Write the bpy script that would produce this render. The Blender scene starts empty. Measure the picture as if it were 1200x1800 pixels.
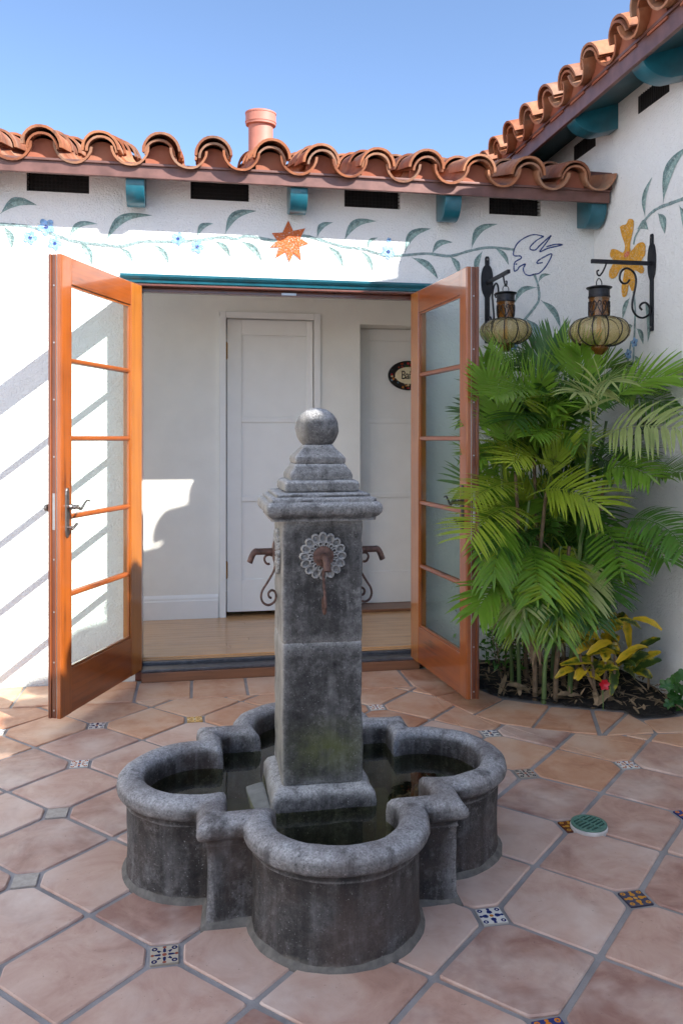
import bpy, bmesh, math, random, json
from mathutils import Vector, Matrix, noise
R_ = math.radians
PI = math.pi
random.seed(7)
D = bpy.data
SC = bpy.context.scene
COL = SC.collection

# ------------------------------------------------------------------ camera, sky, sun, exposure
cd = D.cameras.new('camera'); cam = D.objects.new('camera', cd); COL.objects.link(cam)
cam.location = (0, 0, 1.282); cam.rotation_euler = (R_(90), 0, R_(-10))
cd.sensor_fit = 'VERTICAL'; cd.sensor_height = 36; cd.sensor_width = 24
cd.lens = 1423 / 1800 * 36; cd.shift_y = -130 / 1800; cd.clip_end = 500; cd.clip_start = .05
SC.camera = cam
SUN = Vector((-.88, 1.0, -1.03)).normalized()
w = D.worlds.new('World'); SC.world = w; w.use_nodes = True
nt = w.node_tree; bg = nt.nodes['Background']
sky = nt.nodes.new('ShaderNodeTexSky'); sky.sky_type = 'NISHITA'; sky.sun_disc = False
sky.sun_elevation = math.asin(-SUN.z); sky.sun_rotation = math.atan2(-SUN.x, -SUN.y)
sky.air_density = .75; sky.dust_density = .3; sky.ozone_density = 2.0
nt.links.new(sky.outputs[0], bg.inputs[0]); bg.inputs[1].default_value = .070
sl = D.lights.new('sun', 'SUN'); sl.energy = 2.6; sl.angle = R_(.5); sl.color = (1, .965, .91)
so = D.objects.new('sun', sl); COL.objects.link(so)
so.rotation_euler = SUN.to_track_quat('-Z', 'Y').to_euler()
SC.view_settings.view_transform = 'Standard'; SC.view_settings.look = 'None'
SC.view_settings.exposure = 2.22; SC.view_settings.gamma = 1; SC.view_settings.use_curve_mapping = False

DATA = json.loads(r'''{"LEAVES_BACK": [[[-1.007, 2.43], [-0.823, 2.489], 0.073, 1], [[-0.988, 2.373], [-0.949, 2.26], 0.05, -1], [[-0.67, 2.322], [-0.521, 2.406], 0.046, 1], [[-0.484, 2.297], [-0.241, 2.464], 0.066, 1], [[-0.624, 2.318], [-0.55, 2.189], 0.05, -1], [[-0.408, 2.285], [-0.344, 2.215], 0.033, -1], [[-0.235, 2.31], [-0.156, 2.21], 0.04, -1], [[-0.006, 2.359], [0.078, 2.436], 0.046, 1], [[0.139, 2.371], [0.31, 2.515], 0.066, 1], [[0.087, 2.342], [0.169, 2.259], 0.04, -1], [[0.221, 2.347], [0.338, 2.247], 0.05, -1], [[0.641, 2.381], [0.73, 2.472], 0.046, 1], [[0.698, 2.342], [0.787, 2.226], 0.043, -1], [[0.79, 2.365], [0.974, 2.49], 0.066, 1], [[0.925, 2.33], [0.984, 2.399], 0.03, 1], [[0.887, 2.322], [0.951, 2.213], 0.037, -1], [[1.137, 2.313], [1.289, 2.463], 0.066, 1], [[1.293, 2.316], [1.416, 2.391], 0.053, 1], [[1.173, 2.295], [1.329, 2.182], 0.06, -1], [[1.399, 2.313], [1.453, 2.212], 0.05, -1], [[1.527, 2.351], [1.684, 2.507], 0.063, 1], [[1.595, 2.35], [1.561, 2.209], 0.05, -1], [[1.667, 2.369], [1.749, 2.275], 0.04, -1], [[1.929, 2.179], [2.006, 2.228], 0.03, 1], [[1.929, 2.15], [1.784, 2.054], 0.05, 1], [[1.94, 2.081], [2.066, 1.923], 0.056, -1], [[1.849, 1.97], [1.943, 1.841], 0.056, -1]], "LEAVES_RIGHT": [[[3.692, 2.438], [3.491, 2.661], 0.127, 1], [[3.853, 2.421], [3.789, 2.613], 0.063, 1], [[3.936, 2.381], [3.826, 2.353], 0.07, 1], [[3.742, 2.415], [3.677, 2.295], 0.076, -1], [[3.56, 2.406], [3.505, 2.215], 0.076, -1], [[4.005, 2.035], [4.082, 1.934], 0.063, -1], [[3.864, 2.002], [3.832, 1.774], 0.076, -1], [[3.942, 1.862], [3.875, 1.77], 0.057, -1], [[3.976, 1.879], [4.052, 1.858], 0.044, -1], [[3.964, 1.72], [3.919, 1.647], 0.051, -1]], "VINES_BACK": [[[-1.062, 2.387], [-1.007, 2.383], [-0.868, 2.378], [-0.741, 2.342], [-0.664, 2.316], [-0.584, 2.304], [-0.478, 2.297], [-0.397, 2.294], [-0.294, 2.323], [-0.147, 2.329], [0.003, 2.344], [0.124, 2.365], [0.2, 2.359], [0.261, 2.377], [0.4, 2.358], [0.487, 2.355], [0.556, 2.39], [0.641, 2.378], [0.778, 2.343], [0.842, 2.336], [0.906, 2.332], [0.955, 2.318], [1.042, 2.299], [1.124, 2.306], [1.266, 2.321], [1.399, 2.313], [1.517, 2.347], [1.636, 2.371], [1.784, 2.364]], [[1.905, 2.228], [1.929, 2.16], [1.933, 2.084], [1.905, 2.034], [1.842, 1.96]]], "VINES_RIGHT": [[[3.97, 2.311], [3.942, 2.358], [3.837, 2.42], [3.742, 2.438], [3.618, 2.431], [3.478, 2.42]], [[3.97, 2.063], [3.953, 1.96], [3.959, 1.87], [3.964, 1.79], [3.976, 1.676], [3.993, 1.601]], [[3.993, 1.799], [4.034, 1.681]]], "FLOWERS_BACK": [[[-0.778, 2.379], 0.046], [[-0.857, 2.32], 0.037], [[-0.735, 2.295], 0.037], [[-0.108, 2.346], 0.037], [[-0.006, 2.307], 0.037], [[1.042, 2.322], 0.043], [[1.046, 2.388], 0.015], [[1.78, 1.805], 0.024]], "FLOWERS_RIGHT": [[[3.959, 1.789], 0.028], [[4.022, 1.732], 0.031]], "STAR": [[0.482, 2.472], [0.509, 2.416], [0.576, 2.433], [0.548, 2.378], [0.595, 2.349], [0.543, 2.33], [0.553, 2.254], [0.512, 2.291], [0.488, 2.242], [0.467, 2.296], [0.412, 2.262], [0.431, 2.322], [0.381, 2.32], [0.423, 2.357], [0.392, 2.398], [0.451, 2.404]], "ORANGE": [[4.111, 2.441], [4.077, 2.443], [4.044, 2.438], [4.022, 2.457], [3.994, 2.454], [3.965, 2.434], [3.976, 2.377], [4.002, 2.326], [3.994, 2.281], [3.944, 2.302], [3.899, 2.306], [3.865, 2.295], [3.851, 2.271], [3.859, 2.227], [3.894, 2.206], [3.865, 2.162], [3.87, 2.143], [3.899, 2.143], [3.962, 2.175], [3.947, 2.122], [3.954, 2.071], [3.989, 2.068], [4.016, 2.111], [4.029, 2.07], [4.05, 2.048], [4.082, 2.055], [4.092, 2.111], [4.058, 2.202], [4.111, 2.205], [4.14, 2.179], [4.186, 2.172], [4.226, 2.188], [4.224, 2.226], [4.174, 2.264], [4.216, 2.301], [4.21, 2.335], [4.18, 2.336], [4.13, 2.318], [4.077, 2.291], [4.054, 2.323], [4.088, 2.385]], "ORANGE_C": [4.035, 2.273], "DOVE": [[[1.963, 2.448], [1.907, 2.456], [1.858, 2.441], [1.809, 2.408], [1.783, 2.366], [1.781, 2.331], [1.82, 2.329], [1.823, 2.315], [1.786, 2.29], [1.783, 2.243], [1.803, 2.25], [1.816, 2.268], [1.851, 2.284], [1.838, 2.259], [1.847, 2.23], [1.874, 2.219], [1.907, 2.228], [1.937, 2.236], [1.979, 2.28], [2.013, 2.347], [1.968, 2.331], [1.926, 2.304], [1.924, 2.291], [1.957, 2.297]], [[1.963, 2.448], [1.919, 2.423], [1.882, 2.387], [1.882, 2.37], [1.911, 2.368], [1.937, 2.393], [1.977, 2.429], [2.008, 2.455], [1.977, 2.41], [1.939, 2.359], [1.99, 2.381], [2.077, 2.404], [2.033, 2.405], [1.979, 2.389]], [[1.79, 2.28], [1.801, 2.284]]], "FRONDS": [[[1.746, 3.72, 0.738], [1.689, 3.6, 0.694], [1.595, 3.5, 0.562], 0.2, 0.024, 0.25, 0.5, 2], [[1.581, 3.75, 0.989], [1.661, 3.6, 1.099], [1.805, 3.45, 0.974], 0.22, 0.026, 0.45, 0.6, 2], [[1.573, 3.78, 1.057], [1.405, 3.6, 1.096], [1.184, 3.42, 1.011], 0.17, 0.02, 0.2, 0.7, 2], [[1.624, 3.78, 0.888], [1.353, 3.5, 1.054], [1.145, 3.35, 0.84], 0.2, 0.02, 0.3, 0.45, 2], [[1.73, 3.75, 1.052], [1.575, 3.6, 1.269], [1.402, 3.5, 1.165], 0.16, 0.015, 0.2, 0.6, 2], [[1.666, 3.72, 1.018], [1.686, 3.7, 1.144], [1.727, 3.65, 1.249], 0.17, 0.018, 0.0, 1.4, 2], [[1.67, 3.75, 1.198], [1.675, 3.65, 1.397], [1.506, 3.5, 1.287], 0.13, 0.026, 0.5, 0.5, 1], [[1.738, 3.8, 1.225], [1.781, 3.7, 1.379], [1.796, 3.6, 1.268], 0.13, 0.022, 0.6, 0.5, 1], [[1.558, 3.75, 1.185], [1.543, 3.8, 1.296], [1.5, 3.85, 1.447], 0.2, 0.024, 0.0, 1.6, 1], [[1.762, 3.8, 1.467], [1.532, 3.6, 1.555], [1.282, 3.4, 1.463], 0.17, 0.022, 0.15, 0.9, 1], [[1.531, 3.75, 1.101], [1.436, 3.7, 1.364], [1.332, 3.65, 1.591], 0.19, 0.024, 0.1, 0.9, 1], [[1.454, 3.8, 1.408], [1.397, 3.75, 1.531], [1.356, 3.75, 1.663], 0.16, 0.03, 0.15, 0.9, 1], [[1.584, 3.85, 1.511], [1.519, 3.8, 1.634], [1.414, 3.75, 1.692], 0.18, 0.032, 0.15, 1.0, 1], [[1.836, 4.05, 1.418], [1.849, 4.1, 1.65], [1.904, 4.15, 1.81], 0.2, 0.02, -0.1, 1.5, 0], [[1.734, 4.0, 1.431], [1.794, 4.1, 1.649], [1.848, 4.15, 1.771], 0.2, 0.015, -0.05, 1.0, 0], [[1.946, 3.85, 1.442], [1.937, 3.85, 1.616], [1.884, 3.8, 1.705], 0.19, 0.03, 0.05, 1.0, 1], [[1.817, 3.55, 1.295], [1.797, 3.5, 1.541], [1.664, 3.4, 1.481], 0.15, 0.034, 0.6, 0.5, 3], [[1.863, 3.6, 1.364], [1.866, 3.55, 1.604], [1.87, 3.45, 1.538], 0.17, 0.022, 0.6, 0.5, 3], [[1.956, 3.75, 1.395], [2.083, 3.65, 1.588], [2.196, 3.5, 1.573], 0.2, 0.034, 0.2, 0.9, 1], [[2.066, 3.9, 1.43], [2.203, 3.75, 1.54], [2.239, 3.55, 1.419], 0.18, 0.016, 0.5, 0.6, 0], [[2.19, 3.95, 1.222], [2.261, 3.85, 1.356], [2.321, 3.75, 1.42], 0.16, 0.018, 0.1, 0.9, 0], [[1.809, 3.55, 1.242], [1.871, 3.4, 1.38], [2.048, 3.15, 1.316], 0.2, 0.034, 0.75, 0.35, 3], [[1.849, 3.6, 1.032], [1.897, 3.5, 1.216], [1.971, 3.3, 1.11], 0.17, 0.032, 0.55, 0.6, 1], [[2.055, 3.6, 1.035], [2.084, 3.45, 1.137], [2.1, 3.2, 1.129], 0.17, 0.026, 0.15, 0.9, 1], [[1.934, 3.65, 0.854], [2.054, 3.4, 0.983], [2.054, 3.15, 0.801], 0.16, 0.026, 0.7, 0.4, 0], [[1.889, 3.65, 0.91], [1.911, 3.5, 0.844], [1.862, 3.35, 0.684], 0.17, 0.026, 0.3, 0.5, 1], [[2.051, 3.7, 0.762], [2.115, 3.55, 0.848], [2.105, 3.4, 0.721], 0.16, 0.026, 0.5, 0.6, 0], [[1.82, 3.75, 0.747], [1.809, 3.65, 0.691], [1.794, 3.55, 0.533], 0.2, 0.034, 0.5, 0.8, 3], [[1.528, 3.8, 0.916], [1.377, 3.65, 0.891], [1.339, 3.55, 0.653], 0.2, 0.034, 0.4, 0.9, 1], [[1.552, 3.75, 0.558], [1.363, 3.6, 0.644], [1.244, 3.5, 0.505], 0.2, 0.04, 0.3, 1.0, 1], [[1.829, 3.8, 0.626], [1.93, 3.7, 0.681], [1.951, 3.6, 0.518], 0.17, 0.026, 0.3, 0.8, 0], [[1.957, 4.0, 1.553], [2.222, 4.1, 1.733], [2.178, 4.0, 1.631], 0.2, 0.02, -0.1, 1.6, 1], [[1.861, 3.9, 1.282], [1.908, 3.9, 1.429], [1.783, 3.8, 1.51], 0.2, 0.026, 0.2, 0.8, 0], [[1.752, 3.9, 1.311], [1.617, 3.8, 1.48], [1.448, 3.6, 1.362], 0.2, 0.026, 0.4, 0.7, 0], [[1.877, 3.9, 1.048], [2.013, 3.8, 1.253], [1.996, 3.6, 1.118], 0.2, 0.026, 0.4, 0.7, 0], [[1.568, 3.9, 1.022], [1.439, 3.8, 1.254], [1.316, 3.7, 1.2], 0.2, 0.026, 0.3, 0.8, 1], [[1.477, 3.9, 1.253], [1.413, 3.85, 1.424], [1.31, 3.7, 1.35], 0.19, 0.026, 0.3, 0.8, 1], [[1.691, 3.9, 0.73], [1.508, 3.75, 0.921], [1.391, 3.6, 0.776], 0.2, 0.026, 0.5, 0.7, 0], [[1.815, 3.9, 0.902], [1.895, 3.75, 1.028], [1.907, 3.6, 0.792], 0.2, 0.026, 0.5, 0.7, 0], [[1.83, 3.9, 1.136], [1.884, 3.85, 1.253], [1.915, 3.7, 1.198], 0.19, 0.024, 0.4, 0.7, 0], [[1.788, 4.05, 1.524], [1.692, 4.05, 1.718], [1.577, 4.0, 1.667], 0.19, 0.022, 0.1, 0.9, 0], [[1.949, 4.05, 1.525], [1.901, 4.05, 1.677], [1.957, 4.0, 1.757], 0.19, 0.022, 0.0, 1.2, 1], [[2.093, 3.95, 1.133], [2.182, 3.85, 1.282], [2.143, 3.7, 1.197], 0.18, 0.024, 0.4, 0.7, 0], [[1.854, 4.2, 1.689], [1.809, 4.25, 1.82], [1.738, 4.2, 1.687], 0.16, 0.012, 0.1, 0.9, 0], [[1.65, 3.95, 1.282], [1.66, 3.9, 1.485], [1.692, 3.8, 1.571], 0.2, 0.024, 0.1, 1.0, 1], [[2.028, 3.95, 1.52], [2.146, 3.9, 1.608], [2.143, 3.7, 1.508], 0.2, 0.026, 0.3, 0.8, 1]], "CANES": [[[1.584, 3.85, 0.082], [1.563, 3.85, 0.397], [1.617, 3.8, 0.971], 0.011, 0], [[1.626, 3.75, 0.081], [1.624, 3.78, 0.41], [1.685, 3.75, 1.03], 0.013, 1], [[1.707, 3.7, 0.105], [1.746, 3.72, 0.418], [1.79, 3.72, 0.751], 0.013, 1], [[1.648, 3.7, 0.108], [1.678, 3.72, 0.365], [1.746, 3.72, 0.752], 0.012, 0], [[1.805, 3.75, 0.071], [1.825, 3.7, 0.642], [1.814, 3.55, 1.309], 0.013, 0], [[1.846, 3.9, 0.054], [1.846, 3.9, 0.609], [1.813, 4.0, 1.431], 0.012, 1], [[1.687, 4.0, 0.033], [1.635, 3.95, 0.607], [1.543, 3.8, 1.113], 0.012, 1], [[1.884, 3.85, 0.066], [1.951, 3.8, 0.622], [1.934, 3.65, 1.061], 0.012, 1], [[1.588, 3.95, 0.067], [1.557, 3.95, 0.463], [1.488, 3.85, 1.197], 0.01, 0], [[1.829, 4.0, 0.026], [1.861, 4.0, 0.743], [1.971, 3.9, 1.444], 0.012, 0], [[1.744, 3.95, 0.044], [1.728, 3.95, 0.752], [1.675, 3.9, 1.34], 0.012, 1], [[1.917, 3.95, 0.036], [1.996, 3.95, 0.746], [2.055, 3.85, 1.369], 0.011, 0]], "CROTON": [[[1.929, 3.63, 0.238], [1.666, 3.55, 0.396], 0.8], [[1.909, 3.66, 0.272], [1.725, 3.633, 0.35], 0.5], [[1.961, 3.69, 0.26], [1.984, 3.6, 0.333], 1], [[1.937, 3.645, 0.267], [1.843, 3.567, 0.277], 1], [[1.953, 3.675, 0.258], [1.916, 3.65, 0.324], 1], [[1.941, 3.63, 0.27], [1.987, 3.617, 0.239], 1], [[1.939, 3.66, 0.252], [1.904, 3.583, 0.216], 1], [[2.106, 3.69, 0.214], [2.174, 3.55, 0.321], 0.6], [[2.044, 3.645, 0.168], [2.164, 3.633, 0.229], 1], [[2.104, 3.675, 0.156], [2.207, 3.6, 0.244], 0.3], [[2.087, 3.63, 0.148], [2.19, 3.567, 0.215], 0.4], [[2.044, 3.66, 0.425], [2.071, 3.65, 0.248], 0.3], [[2.015, 3.69, 0.358], [2.029, 3.617, 0.429], 0.6], [[1.931, 3.645, 0.358], [2.001, 3.583, 0.388], 0.7], [[2.001, 3.675, 0.173], [1.918, 3.55, 0.066], 0.7], [[1.908, 3.63, 0.198], [1.702, 3.633, 0.196], 0.6], [[1.856, 3.66, 0.173], [1.773, 3.6, 0.128], 0.5], [[1.925, 3.69, 0.194], [1.846, 3.567, 0.199], 0.6], [[2.035, 3.645, 0.16], [2.098, 3.65, 0.1], 0.6], [[2.083, 3.675, 0.141], [2.169, 3.617, 0.114], 0.8], [[2.012, 3.63, 0.262], [1.898, 3.583, 0.365], 0.5], [[1.894, 3.66, 0.342], [1.766, 3.55, 0.32], 0.8], [[1.806, 3.69, 0.311], [1.749, 3.633, 0.382], 0.4], [[1.872, 3.645, 0.292], [1.762, 3.6, 0.254], 0.4], [[2.037, 3.675, 0.193], [1.919, 3.567, 0.282], 0.7], [[1.923, 3.63, 0.156], [1.874, 3.65, 0.111], 0.3], [[2.014, 3.66, 0.171], [2.064, 3.617, 0.235], 0.5], [[1.91, 3.69, 0.293], [1.855, 3.583, 0.402], 0.4], [[1.813, 3.645, 0.267], [1.666, 3.55, 0.33], 0.7], [[1.917, 3.675, 0.171], [1.999, 3.633, 0.151], 0.8]], "VINEPLANT": [[2.135, 3.44, 0.133], [2.211, 3.44, 0.169], [2.193, 3.44, 0.111], [2.15, 3.44, 0.045], [2.216, 3.44, 0.023], [2.231, 3.44, 0.101], [2.173, 3.44, 0.078]], "BORDER": [[1.148, 3.896, 0.0], [1.247, 3.592, 0.0], [1.333, 3.455, 0.0], [1.45, 3.376, 0.0], [1.697, 3.243, 0.0], [1.942, 3.234, 0.0], [2.151, 3.204, 0.0]], "PLANTER": [[1.351, 4.258, 0.0], [1.411, 3.961, 0.0], [1.472, 3.794, 0.0], [1.636, 3.661, 0.0], [1.818, 3.563, 0.0], [1.968, 3.504, 0.0], [1.957, 3.39, 0.0], [2.157, 3.416, 0.0], [2.259, 3.429, 0.0]], "VENTS": [[-0.876, -0.564], [-0.042, 0.27], [0.794, 1.111], [1.633, 1.947]]}''')

# ------------------------------------------------------------------ materials
class Mat:
    def __init__(s, name):
        s.m = D.materials.new(name); s.m.use_nodes = True; s.t = s.m.node_tree; s.N = s.t.nodes; s.L = s.t.links
        s.b = s.N['Principled BSDF']; s.out = s.N['Material Output']
        s._co = None
    def co(s, kind='Object'):
        if s._co is None: s._co = s.N.new('ShaderNodeTexCoord')
        return s._co.outputs[kind]
    def put(s, inp, v):
        if hasattr(v, 'is_linked') or isinstance(v, bpy.types.NodeSocket): s.L.new(v, inp)
        else:
            try: inp.default_value = v
            except Exception: inp.default_value = (*v, 1)
    def math(s, op, a, b=0.0, c=None, clamp=False):
        n = s.N.new('ShaderNodeMath'); n.operation = op; n.use_clamp = clamp
        s.put(n.inputs[0], a); s.put(n.inputs[1], b)
        if c is not None: s.put(n.inputs[2], c)
        return n.outputs[0]
    def noise(s, scale, detail=3, rough=.55, co=None, dist=0, col=False):
        n = s.N.new('ShaderNodeTexNoise'); n.inputs['Scale'].default_value = scale
        n.inputs['Detail'].default_value = detail; n.inputs['Roughness'].default_value = rough; n.inputs['Distortion'].default_value = dist
        s.L.new(co if co is not None else s.co(), n.inputs['Vector']); return n.outputs['Color' if col else 'Fac']
    def vor(s, scale, co=None, out='Distance'):
        n = s.N.new('ShaderNodeTexVoronoi'); n.inputs['Scale'].default_value = scale
        s.L.new(co if co is not None else s.co(), n.inputs['Vector']); return n.outputs[out]
    def map(s, scale=(1, 1, 1), rot=(0, 0, 0), loc=(0, 0, 0), kind='Object', src=None):
        n = s.N.new('ShaderNodeMapping'); n.inputs['Scale'].default_value = scale; n.inputs['Rotation'].default_value = rot
        if isinstance(loc, bpy.types.NodeSocket): s.L.new(loc, n.inputs['Location'])
        else: n.inputs['Location'].default_value = loc
        s.L.new(src if src is not None else s.co(kind), n.inputs['Vector']); return n.outputs[0]
    def ramp(s, fac, stops, mode='LINEAR'):
        n = s.N.new('ShaderNodeValToRGB'); n.color_ramp.interpolation = mode
        e = n.color_ramp.elements
        while len(e) < len(stops): e.new(.5)
        for k, (p, c) in zip(e, stops):
            k.position = p; k.color = (*c, 1) if not isinstance(c, (int, float)) else (c, c, c, 1)
        s.put(n.inputs[0], fac); return n.outputs[0]
    def mix(s, fac, a, b, mode='MIX'):
        n = s.N.new('ShaderNodeMix'); n.data_type = 'RGBA'; n.blend_type = mode
        s.put(n.inputs[0], fac); s.put(n.inputs[6], a if not isinstance(a, tuple) else (*a, 1)); s.put(n.inputs[7], b if not isinstance(b, tuple) else (*b, 1))
        return n.outputs[2]
    def rnd(s):
        n = s.N.new('ShaderNodeObjectInfo'); return n.outputs['Random']
    def sep(s, v):
        n = s.N.new('ShaderNodeSeparateXYZ'); s.L.new(v, n.inputs[0]); return n.outputs
    def vscale(s, f, vec=(31.7, 17.3, 53.1)):
        n = s.N.new('ShaderNodeVectorMath'); n.operation = 'SCALE'; n.inputs[0].default_value = vec; s.put(n.inputs['Scale'], f); return n.outputs[0]
    def bump(s, h, strength=.5, dist=.01, prev=None):
        n = s.N.new('ShaderNodeBump'); n.inputs['Strength'].default_value = strength; n.inputs['Distance'].default_value = dist
        s.put(n.inputs['Height'], h)
        if prev is not None: s.L.new(prev, n.inputs['Normal'])
        s.L.new(n.outputs[0], s.b.inputs['Normal']); return n.outputs[0]
    def base(s, c): s.put(s.b.inputs['Base Color'], c if not isinstance(c, tuple) else (*c, 1)); return s
    def rough(s, r): s.put(s.b.inputs['Roughness'], r); return s
    def set(s, k, v): s.put(s.b.inputs[k], v); return s

def simple(name, c, rough=.5, metal=0, var=.25, scale=30, bump=0, bscale=120, coat=0, bd=.002):
    m = Mat(name); n = m.noise(scale, 4)
    d = tuple(x * (1 - var) for x in c); l = tuple(min(1, x * (1 + var)) for x in c)
    m.base(m.ramp(n, [(.3, d), (.7, l)])).rough(rough).set('Metallic', metal)
    if bump: m.bump(m.noise(bscale, 3), bump, bd)
    if coat: m.set('Coat Weight', coat); m.set('Coat Roughness', .08)
    return m.m

def stucco(name, c, fine=1.0):
    m = Mat(name)
    n = m.noise(1.3, 5, .6); n2 = m.noise(14, 4)
    col = m.mix(m.math('MULTIPLY', n2, .10), m.ramp(n, [(.3, tuple(x * .96 for x in c)), (.7, c)]), (.60, .57, .53))
    z = m.sep(m.co())[2]
    dirt = m.math('MULTIPLY', m.ramp(m.math('ADD', m.math('MULTIPLY', z, 2.2), m.math('MULTIPLY', m.noise(5, 4), .5)), [(.15, .45), (.55, 0.0)]), 1.0)
    col = m.mix(dirt, col, (.46, .42, .36))
    pits = m.math('LESS_THAN', m.noise(115, 2), .285)
    col = m.mix(m.math('MULTIPLY', pits, .55), col, (.34, .32, .30))
    m.base(col).rough(.92)
    h = m.math('ADD', m.math('MULTIPLY', m.noise(95, 3, .6), 1.0), m.math('MULTIPLY', m.noise(26, 3), .9))
    m.bump(h, .75 * fine, .012)
    return m.m

def wood(name, dark, light, axis='z', scale=1.0, coat=1.0, rough=.32):
    m = Mat(name)
    sc = {'z': (26, 26, 1.1), 'x': (1.1, 26, 26), 'y': (26, 1.1, 26)}[axis]
    off = m.vscale(m.rnd())
    v = m.map(tuple(x * scale for x in sc), loc=off)
    n = m.noise(1.0, 5, .62, v, .6)
    v2 = m.map(tuple(x * scale * 3.4 for x in sc), loc=off)
    n2 = m.noise(1.0, 3, .6, v2)
    big = m.noise(2.2, 2, .5, m.map((2.6, 2.6, 2.6) , loc=off), .3)
    f = m.math('ADD', m.math('ADD', m.math('MULTIPLY', n, .6), m.math('MULTIPLY', n2, .25)), m.math('MULTIPLY', big, .32))
    m.base(m.ramp(f, [(.40, dark), (.50, tuple(a * .35 + b * .65 for a, b in zip(dark, light))), (.66, light)])).rough(rough)
    m.set('Coat Weight', coat); m.set('Coat Roughness', .06)
    m.bump(n2, .06, .002)
    return m.m

def stone(name, lo, mid, hi):
    m = Mat(name)
    g = m.N.new('ShaderNodeNewGeometry')
    nz = m.sep(g.outputs['Normal'])[2]
    pt = g.outputs['Pointiness']
    n = m.noise(9, 6, .65); n2 = m.noise(55, 4, .6); n3 = m.noise(230, 2)
    col = m.ramp(m.math('ADD', m.math('MULTIPLY', n, .6), m.math('MULTIPLY', n2, .4)), [(.36, lo), (.52, mid), (.72, tuple((a * .65 + b * .35) for a, b in zip(mid, hi)))])
    # worn pale edges and upward faces, where the stain has rubbed off
    e = m.math('MULTIPLY', m.math('SUBTRACT', pt, .50), 9.0, clamp=True)
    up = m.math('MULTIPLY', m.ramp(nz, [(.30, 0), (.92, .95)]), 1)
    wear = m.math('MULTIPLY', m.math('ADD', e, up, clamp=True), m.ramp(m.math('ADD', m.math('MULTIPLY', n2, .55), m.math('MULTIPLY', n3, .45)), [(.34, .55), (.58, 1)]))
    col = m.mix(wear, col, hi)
    speck = m.math('LESS_THAN', m.noise(170, 2), .33)
    col = m.mix(m.math('MULTIPLY', speck, .6), col, tuple(x * .5 for x in lo))
    sp2 = m.math('GREATER_THAN', m.noise(210, 2), .70)
    col = m.mix(m.math('MULTIPLY', sp2, .55), col, hi)
    gr = m.noise(165, 3, .7)
    col = m.mix(1.0, col, m.ramp(gr, [(.34, .68), (.50, 1.0), (.66, 1.32)]), 'MULTIPLY')
    st = m.noise(1.0, 4, .6, m.map((24, 24, 2.2)))
    col = m.mix(m.math('MULTIPLY', m.ramp(st, [(.52, 0), (.66, .42)]), m.ramp(n, [(.4, .2), (.6, 1)])), col, tuple(x * .55 for x in hi))
    col = m.mix(m.ramp(m.noise(1.0, 4, .6, m.map((19, 19, 1.7), loc=(3, 1, 2))), [(.55, 0), (.68, .6)]), col, lo)
    m._col = col
    m.base(col).rough(.86)
    h = m.math('ADD', m.math('ADD', m.math('MULTIPLY', gr, .7), m.math('MULTIPLY', n2, .6)), m.math('MULTIPLY', m.noise(22, 4), .8))
    m.bump(h, .8, .008)
    return m

LO, MI, HI = (.010, .009, .009), (.033, .028, .026), (.42, .41, .41)
MS = {}
sm = stone('volcanic_stone', LO, MI, HI)
# reddish brown and sandy staining low down on the basin
z = sm.sep(sm.co())[2]
low = sm.math('MULTIPLY', sm.ramp(sm.math('ADD', z, sm.math('MULTIPLY', sm.noise(16, 4), .07)), [(.02, .7), (.05, 0)]), 1)
brown = sm.math('MULTIPLY', sm.ramp(sm.noise(6, 4), [(.45, 0), (.65, .5)]), 1)
c2 = sm.mix(brown, sm._col, (.075, .048, .038), 'MIX'); c2 = sm.mix(low, c2, (.24, .21, .17)); sm.base(c2)
MS['basin'] = sm.m
sc_ = stone('column_stone', (.013, .012, .012), (.050, .047, .046), (.44, .43, .42))
# green algae patch on the lower column front, paler sandy tint on the left faces
x, y, z = sc_.sep(sc_.co())
gm = sc_.math('SUBTRACT', 1.0, sc_.math('MULTIPLY', sc_.math('ABSOLUTE', sc_.math('SUBTRACT', z, .375)), 9.5), clamp=True)
gx = sc_.math('SUBTRACT', 1.0, sc_.math('MULTIPLY', sc_.math('ABSOLUTE', sc_.math('SUBTRACT', x, .01)), 6.0), clamp=True)
gn = sc_.ramp(sc_.noise(18, 4), [(.30, 0), (.55, 1)])
moss = sc_.math('MULTIPLY', sc_.math('MULTIPLY', gm, gx), gn)
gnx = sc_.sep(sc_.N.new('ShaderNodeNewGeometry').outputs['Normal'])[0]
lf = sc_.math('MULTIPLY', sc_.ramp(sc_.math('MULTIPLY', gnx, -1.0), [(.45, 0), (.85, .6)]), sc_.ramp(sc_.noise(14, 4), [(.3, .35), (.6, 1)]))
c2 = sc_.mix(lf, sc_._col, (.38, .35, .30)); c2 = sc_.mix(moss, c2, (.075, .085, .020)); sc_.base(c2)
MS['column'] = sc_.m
MS['mortar'] = simple('mortar', (.13, .118, .105), .95, var=.3, scale=40, bump=.6, bscale=150, bd=.004)
MS['stucco'] = stucco('stucco', (.80, .80, .795))
MS['plaster'] = simple('interior_plaster', (.88, .85, .77), .8, var=.03, scale=6, bump=.25, bscale=60, bd=.004)
MS['white_paint'] = simple('white_paint', (.88, .86, .81), .45, var=.02, scale=9, bump=.08, bscale=90)
MS['wood_v'] = wood('varnished_wood_upright', (.062, .011, .003), (.33, .080, .009), 'z')
MS['wood_h'] = wood('varnished_wood_level', (.045, .008, .003), (.30, .070, .009), 'x')
MS['wood_pale'] = wood('pale_varnished_wood', (.17, .045, .006), (.39, .130, .018), 'z')
MS['wood_dark'] = wood('dark_wood_edge', (.035, .010, .006), (.13, .035, .016), 'z', coat=.6)
MS['plank'] = wood('floor_plank_wood', (.34, .165, .06), (.64, .36, .16), 'x', .6, coat=.5, rough=.35)
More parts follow.
